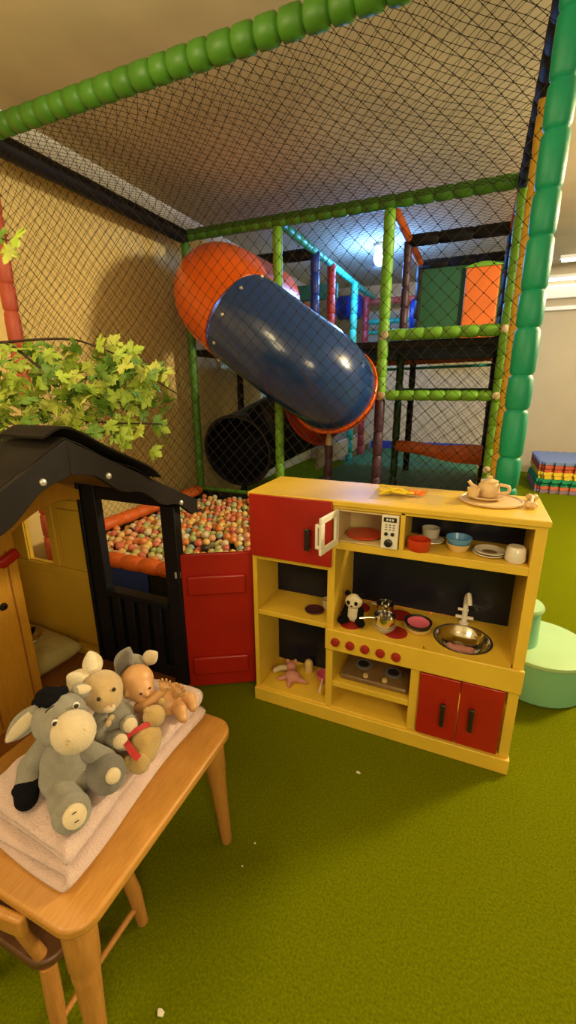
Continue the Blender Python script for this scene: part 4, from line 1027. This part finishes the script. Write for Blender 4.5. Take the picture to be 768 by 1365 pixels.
# ------------------------------------------------------------------ soft toys
def eye(c, r, parent, white=0):
    if white: MB().ell((c[0], c[1], c[2]), (r * 1.9, r * 1.9, r * 1.9)).build('eye_white', 'eyewhite', parent, 'white eye ring')
    e = V(c) + (CAMP - V(c)).normalized() * 0
    MB().ell(c, r).build('eye', 'eye', parent, 'glossy black eye')
def lookdir(c, target): return (V(target) - V(c)).normalized()
# donkey
dk = thing('donkey_plush', 'grey donkey soft toy with cream muzzle and black mane sitting on the blanket', 'soft toy', (-.75, .49, BZ))
MB().ell((-.752, .497, .598), (.056, .054, .066)).ell((-.748, .490, .575), (.060, .056, .045)).ell((-.756, .502, .655), (.036, .036, .03)).build('body', 'greyplush', dk, None, remesh=.005, smooth=6)
hd = MB().ell((-.762, .507, .706), (.058, .056, .052)).ell((-.735, .497, .712), (.050, .047, .045)).build('head', 'greyplush', dk, None, remesh=.005, smooth=6)
MB().ell((-.688, .480, .722), (.045, .043, .037), (0, .40, -.35)).build('muzzle', 'creamplush', dk, 'cream muzzle')
for a in (-1, 1):
    c = V((-.655 + .004 * (a < 0), .457 + .020 * a, .741 - .002 * a)); MB().lathe([(.0036, -.002), (.0044, .0012), (.0030, .0020), (.002, .0005)], c, (.72, -.5, .5), 12).build('nostril', 'tanplush', dk, 'stitched nostril')
for c in ((-.713, .462, .750), (-.708, .510, .756)):
    MB().ell(c, (.0066, .0066, .0074)).build('eye_white', 'eyewhite', dk, 'pale eye ring'); q = V(c) + V((.0028, -.0022, .0014)); MB().ell(q, .0050).build('eye', 'eye', dk, 'glossy black eye')
MB().tube(bez([(-.736, .462, .768), (-.728, .464, .777), (-.722, .472, .781)], 4), .0015, 5).build('brow', 'thread', dk, 'stitched brow')
mb = MB(); r = random.Random(5)
for i in range(46):
    t = r.random(); c = V((-.765 - .055 * t, .508 + .004 * math.sin(9 * t) + r.gauss(0, .010), .757 - .022 * t * t + r.gauss(0, .005)))
    mb.ell(c, (.0125, .0125, .011), (r.random() * 3, r.random() * 3, 0), 8, 6)
mb.build('mane', 'blackplush', dk, 'black curly mane', remesh=.0035, smooth=1)
def ear(name, a, b, w, t, parent, m1, m2, nrm, l1, l2, curl=0.):
    a, b, nrm = V(a), V(b), V(nrm).normalized(); d = (b - a); L = d.length; d.normalize(); x = d.cross(nrm).normalized(); nn = x.cross(d)
    def shell(w_, t_, off, s0, s1):
        vs, fs = [], []; n, m = 12, 10
        for i in range(n + 1):
            s = s0 + (s1 - s0) * i / n; ww = w_ * (math.sin(PI * min(1, max(0, (s * .88 + .10)))) ** .75)
            ww = max(ww, .0008)
            for k in range(m):
                an = 2 * PI * k / m
                vs.append(a + d * (L * s) + x * (ww * math.cos(an)) + nn * (t_ * math.sin(an) * min(1, ww / w_ + .2) + off - .25 * w_ * (1 - math.cos(an) ** 2) * 0 + curl * s * s))
        for i in range(n):
            for k in range(m): p, q = i * m + k, i * m + (k + 1) % m; fs.append((p, q, q + m, p + m))
        fs += [tuple(range(m - 1, -1, -1)), tuple(range(n * m, n * m + m))]
        return MB().add(vs, fs)
    o = shell(w, t, 0, 0, 1).build(name, m1, parent, l1, angle=80)
    shell(w * .62, t * .6, t * .62, .16, .93).build('ear_lining', m2, o, l2, angle=80)
ear('ear', (-.800, .492, .735), (-.868, .448, .655), .024, .008, dk, 'greyplush', 'creamplush', (.5, -.75, .3), 'grey drooping ear', 'cream ear lining')
ear('ear', (-.765, .548, .742), (-.760, .590, .722), .020, .009, dk, 'greyplush', 'creamplush', (.6, -.2, .8), 'grey folded ear', 'cream ear lining')
MB().capsule((-.800, .490, .640), (-.828, .462, .590), .023, .025).capsule((-.828, .462, .590), (-.806, .432, .564), .025, .024).build('arm', 'greyplush', dk, None, remesh=.005, smooth=5)
mb = MB().capsule((-.808, .435, .566), (-.796, .424, .556), .026, .024)
for i in range(16): a = i * .4; mb.ell((-.809 + .024 * math.cos(a), .436 + .022 * math.sin(a), .570 + .006 * math.sin(a * 3)), .0075, None, 8, 6)
mb.build('hoof', 'blackplush', dk, 'black furry hoof', remesh=.0035, smooth=2)
MB().capsule((-.708, .520, .628), (-.688, .545, .588), .021, .022).build('arm', 'greyplush', dk, None)
MB().capsule((-.735, .462, .570), (-.672, .432, .572), .032, .036).ell((-.664, .428, .577), (.037, .038, .039)).build('leg', 'greyplush', dk, None, remesh=.005, smooth=5)
MB().capsule((-.725, .520, .575), (-.672, .522, .578), .032, .037).ell((-.662, .522, .580), (.040, .041, .042)).build('leg', 'dgreyplush', dk, 'darker grey leg', remesh=.005, smooth=5)
dl = V((.78, -.36, .50)).normalized()
def disc(c, d, r, name, m, parent, label, sx=1.0):
    return MB().lathe([(r, -.004), (r * .98, .001), (r * .7, .0035), (r * .3, .005), (.0005, .0055)], c, d, 22).build(name, m, parent, label, angle=60)
disc(V((-.664, .428, .577)) + dl * .036, dl, .022, 'sole', 'creamplush', dk, 'cream sole')
dr_ = V((.80, -.30, .52)).normalized(); disc(V((-.662, .522, .580)) + dr_ * .039, dr_, .016, 'sole', 'creamplush', dk, 'cream sole')
q = V((-.664, .428, .577)) + dl * .0425; ax = dl.cross(V((0, 0, 1))).normalized(); up = ax.cross(dl)
for s in (-.5, .5): MB().tube([q + up * .008 * s * 2 + ax * -.004, q + up * .008 * s * 2 + ax * .004 + dl * .0005], .0011, 5).build('sole_stitch', 'thread', dk, 'dark stitch mark')
# bunny
bn = thing('bunny_plush', 'grey bodied bunny soft toy with tan face behind the donkey', 'soft toy', (-.745, .635, BZ))
MB().ell((-.745, .637, .600), (.046, .044, .058)).ell((-.742, .632, .575), (.050, .046, .040)).build('body', 'greyplush', bn, None, remesh=.005, smooth=6)
MB().ell((-.772, .632, .686), (.050, .047, .045)).ell((-.752, .620, .680), (.042, .040, .036)).build('head', 'tanplush', bn, 'tan head', remesh=.005, smooth=6)
MB().ell((-.7235, .602, .672), (.016, .014, .011)).build('muzzle', 'creamplush', bn, 'cream muzzle')
MB().ell((-.7115, .599, .683), (.0030, .0030, .0020)).build('nose', 'pinkplush', bn, 'pink nose')
for c in ((-.736, .588, .702), (-.722, .622, .708)): MB().ell(c, .0046).build('eye', 'eye', bn, 'glossy dark eye')
ear('ear', (-.800, .640, .712), (-.842, .668, .752), .025, .010, bn, 'creamplush', 'whiteplush', (.6, -.7, .35), 'cream upright ear', 'pale ear lining')
ear('ear', (-.800, .618, .700), (-.862, .612, .712), .030, .011, bn, 'creamplush', 'whiteplush', (.5, -.55, .7), 'cream sideways ear', 'pale ear lining')
MB().capsule((-.752, .600, .642), (-.748, .584, .612), .018, .018).capsule((-.748, .584, .612), (-.736, .566, .580), .018, .019).build('arm', 'greyplush', bn, None, remesh=.005)
MB().ell((-.7215, .601, .643), (.007, .010, .008)).ell((-.7165, .587, .641), (.007, .009, .008)).build('bow', 'tanplush', bn, 'tan bow')
for c, e, dd in (((-.720, .595, .585), (-.690, .590, .600), (.7, -.5, .5)), ((-.715, .645, .590), (-.688, .622, .618), (.7, -.45, .55))):
    MB().capsule(c, e, .024, .022).build('leg', 'greyplush', bn, None); D_ = V(dd).normalized(); disc(V(e) + D_ * .020, D_, .0165, 'sole', 'creamplush', bn, 'cream sole')
# tan bear with ribbon, seen from behind
tb_ = thing('bear_plush', 'small honey coloured bear soft toy with red ribbon facing away', 'soft toy', (-.645, .625, BZ))
MB().ell((-.650, .632, .578), (.036, .040, .042)).ell((-.640, .612, .566), (.032, .032, .030)).build('body', 'goldplush', tb_, None, remesh=.005, smooth=5)
MB().ell((-.648, .664, .622), (.027, .027, .025)).build('head', 'goldplush', tb_, None)
for s in (-1, 1): MB().ell((-.655 + .006 * s, .676 + .020 * s, .640), (.008, .008, .009)).build('ear', 'goldplush', tb_, None)
MB().ell((-.632, .585, .562), (.026, .024, .024)).build('leg', 'goldplush', tb_, None); MB().ell((-.655, .577, .558), (.018, .018, .018)).build('leg', 'goldplush', tb_, None)
mb = MB()
def band(pts, w):
    P = bez(pts, 5); vs, fs = [], []
    for k, p in enumerate(P):
        d = (P[min(k + 1, len(P) - 1)] - P[max(k - 1, 0)]).normalized(); vw = (CAMP - p).normalized(); u = d.cross(vw).normalized()
        vs += [p + u * w, p - u * w, p - u * w + vw * .0016, p + u * w + vw * .0016]
    for i in range(len(P) - 1):
        for k in range(4): a, b = i * 4 + k, i * 4 + (k + 1) % 4; fs.append((a, b, b + 4, a + 4))
    fs += [(3, 2, 1, 0), tuple(len(vs) - 4 + k for k in range(4))]; mb.add(vs, fs)
band([(-.640, .640, .624), (-.652, .622, .622), (-.668, .604, .614), (-.677, .592, .602)], .006)
band([(-.677, .592, .602), (-.655, .580, .610), (-.632, .572, .602), (-.616, .571, .594)], .0075)
mb.build('ribbon', 'ribbon', tb_, 'red satin ribbon', angle=60)
# grey plush behind, only ear and crown visible
ge = thing('grey_plush_toy', 'grey soft toy with a tall pale-lined ear behind the doll', 'soft toy', (-.82, .765, BZ))
MB().ell((-.832, .792, .572), (.046, .044, .044)).ell((-.828, .790, .622), (.044, .040, .040)).build('body', 'greyplush', ge, None, remesh=.005, smooth=5)
ear('ear', (-.842, .752, .628), (-.806, .764, .712), .027, .011, ge, 'greyplush', 'dgreyplush', (.5, -.75, .4), 'grey tall ear', 'slate ear lining')
ear('ear', (-.800, .805, .640), (-.770, .830, .665), .022, .010, ge, 'creamplush', 'creamplush', (.5, -.75, .4), 'pale ear', 'cream ear lining')
# baby doll
bd = thing('baby_doll', 'bald vinyl baby doll with raised hands lying among the soft toys', 'doll', (-.715, .745, BZ))
MB().capsule((-.720, .740, .572), (-.690, .765, .570), .034, .036).build('torso', 'skin', bd, None, remesh=.004)
mb = MB().ell((-.762, .735, .640), (.044, .043, .042)).ell((-.742, .722, .628), (.036, .034, .033)).ell((-.708, .709, .632), (.008, .008, .006)).capsule((-.745, .74, .60), (-.735, .742, .585), .017, .02)
for c in ((-.722, .702, .618), (-.722, .728, .618)): mb.ell(c, (.012, .012, .012))
mb.ell((-.757, .690, .628), (.006, .009, .010))
mb.build('head', 'skin', bd, 'bald vinyl head', remesh=.0035, smooth=5)
for c in ((-.716, .697, .640), (-.708, .722, .642)): MB().ell(c, (.0035, .0035, .002)).build('eye', 'thread', bd, 'closed dark eye')
MB().tube(bez([(-.713, .706, .618), (-.707, .712, .615), (-.706, .718, .618)], 3), .0016, 5).build('mouth', 'pinkplush', bd, 'small mouth')
def arm(sh, el, wr, palmdir, fdir, name):
    sh, el, wr = V(sh), V(el), V(wr); pd_ = V(palmdir).normalized(); fd = V(fdir).normalized(); side = pd_.cross(fd).normalized()
    mb = MB().capsule(sh, el, .0165, .0145).capsule(el, wr, .0145, .0095)
    pc = wr + fd * .012; mb.capsule(wr, pc, .0095, .0105).ell(pc + side * .004, .009).ell(pc - side * .004, .009)
    for i, L_ in enumerate((.0165, .021, .020, .0155)):
        o_ = (i - 1.5) * .0068; b0 = pc + side * o_ + fd * .004; d1 = (fd + side * o_ * 30 + pd_ * .10).normalized(); d2 = (d1 + pd_ * .5).normalized()
        m_ = b0 + d1 * L_ * .55; mb.capsule(b0, m_, .0036, .0033, 8, 3).capsule(m_, m_ + d2 * L_ * .45, .0033, .0030, 8, 3)
    th0 = wr + fd * .006 - side * .010; dth = (-side * .9 + fd * .6 + pd_ * .3).normalized(); mb.capsule(th0, th0 + dth * .010, .0035, .0032, 8, 3).capsule(th0 + dth * .010, th0 + (dth + fd * .5).normalized() * .018, .0032, .0027, 8, 3)
    mb.build(name, 'skin', bd, None, remesh=.0012, smooth=1)
arm((-.728, .700, .592), (-.690, .690, .618), (-.655, .716, .655), (.3, -.8, .2), (.05, .15, 1), 'arm')
arm((-.690, .795, .592), (-.660, .770, .606), (-.648, .748, .622), (.3, -.8, .3), (.45, .25, .7), 'arm')
MB().capsule((-.680, .770, .566), (-.640, .752, .572), .022, .019).capsule((-.640, .752, .572), (-.620, .735, .566), .018, .013).build('leg', 'skin', bd, None, remesh=.004)
MB().capsule((-.680, .790, .562), (-.645, .800, .568), .022, .018).capsule((-.645, .800, .568), (-.622, .782, .562), .017, .013).build('leg', 'skin', bd, None, remesh=.004)

# ------------------------------------------------------------------ scraps on the carpet
def scrap(x, y, s, label, seed):
    r = random.Random(seed); n = 7
    pts = [(x + s * (1 + .3 * r.uniform(-1, 1)) * math.cos(2 * PI * k / n), y + s * .7 * (1 + .3 * r.uniform(-1, 1)) * math.sin(2 * PI * k / n), .001) for k in range(n)]
    o = MB().prism(pts, (0, 0, .0035)).build('paper_scrap', 'scrap', None, bevel=.001); tag(o, label, 'scrap')
scrap(-.525, .452, .011, 'largest white scrap of paper on the carpet near the table leg', 1)
scrap(-.262, 1.262, .008, 'narrow white scrap on the carpet before the kitchen', 2)
scrap(-.505, .805, .004, 'tiny white crumb on the carpet right of the table', 3)
scrap(-.500, .880, .004, 'tiny pale crumb on the carpet right of the far table leg', 4)

# ------------------------------------------------------------------ lights
def area(name, loc, size, power, col, rot=(0, 0, 0), sy=None):
    l = bpy.data.lights.new(name, 'AREA'); l.energy = power; l.color = col; l.size = size
    if sy: l.shape = 'RECTANGLE'; l.size_y = sy
    o = bpy.data.objects.new(name, l); COL.objects.link(o); o.location = loc; o.rotation_euler = rot; return o
WARM = (1., .78, .43)
def lamp(name, loc, power, col, r=.15):
    l = bpy.data.lights.new(name, 'POINT'); l.energy = power; l.color = col; l.shadow_soft_size = r
    o = bpy.data.objects.new(name, l); COL.objects.link(o); o.location = loc; return o
lamp('front_fill', (1.0, -.9, 1.70), 84, WARM, .45)  # front light set low as added fill for the playhouse inside
lamp('room_lamp_right', (2.3, 3.6, 2.6), 430, (1., .82, .50), .25)
lamp('rear_fill', (-1.3, -.6, 2.4), 46, WARM, .4)  # added warm fill for the ceiling and left wall
lamp('left_wall_fill', (-1.5, .9, 2.60), 22, WARM, .2)  # extra fill added above the roof to brighten the left wall
area('room_lamp_far', (1.6, 6.6, 2.90), 1.4, 14, (1., .88, .65), sy=.3)
pl = bpy.data.lights.new('lamp_glow', 'POINT'); pl.energy = 95; pl.color = (.13, .36, 1.); pl.shadow_soft_size = .1
po = bpy.data.objects.new('lamp_glow', pl); COL.objects.link(po); po.location = (-1.27, 5.80, CZ - .30)
w = bpy.data.worlds.new('world'); SC.world = w; w.use_nodes = True
w.node_tree.nodes['Background'].inputs[0].default_value = (1., .75, .42, 1); w.node_tree.nodes['Background'].inputs[1].default_value = .34

SC.view_settings.view_transform = 'Standard'; SC.view_settings.look = 'None'; SC.view_settings.gamma = 1; SC.view_settings.use_curve_mapping = False
SC.view_settings.exposure = 0.30
SC.cycles.max_bounces = 6; SC.cycles.use_denoising = True
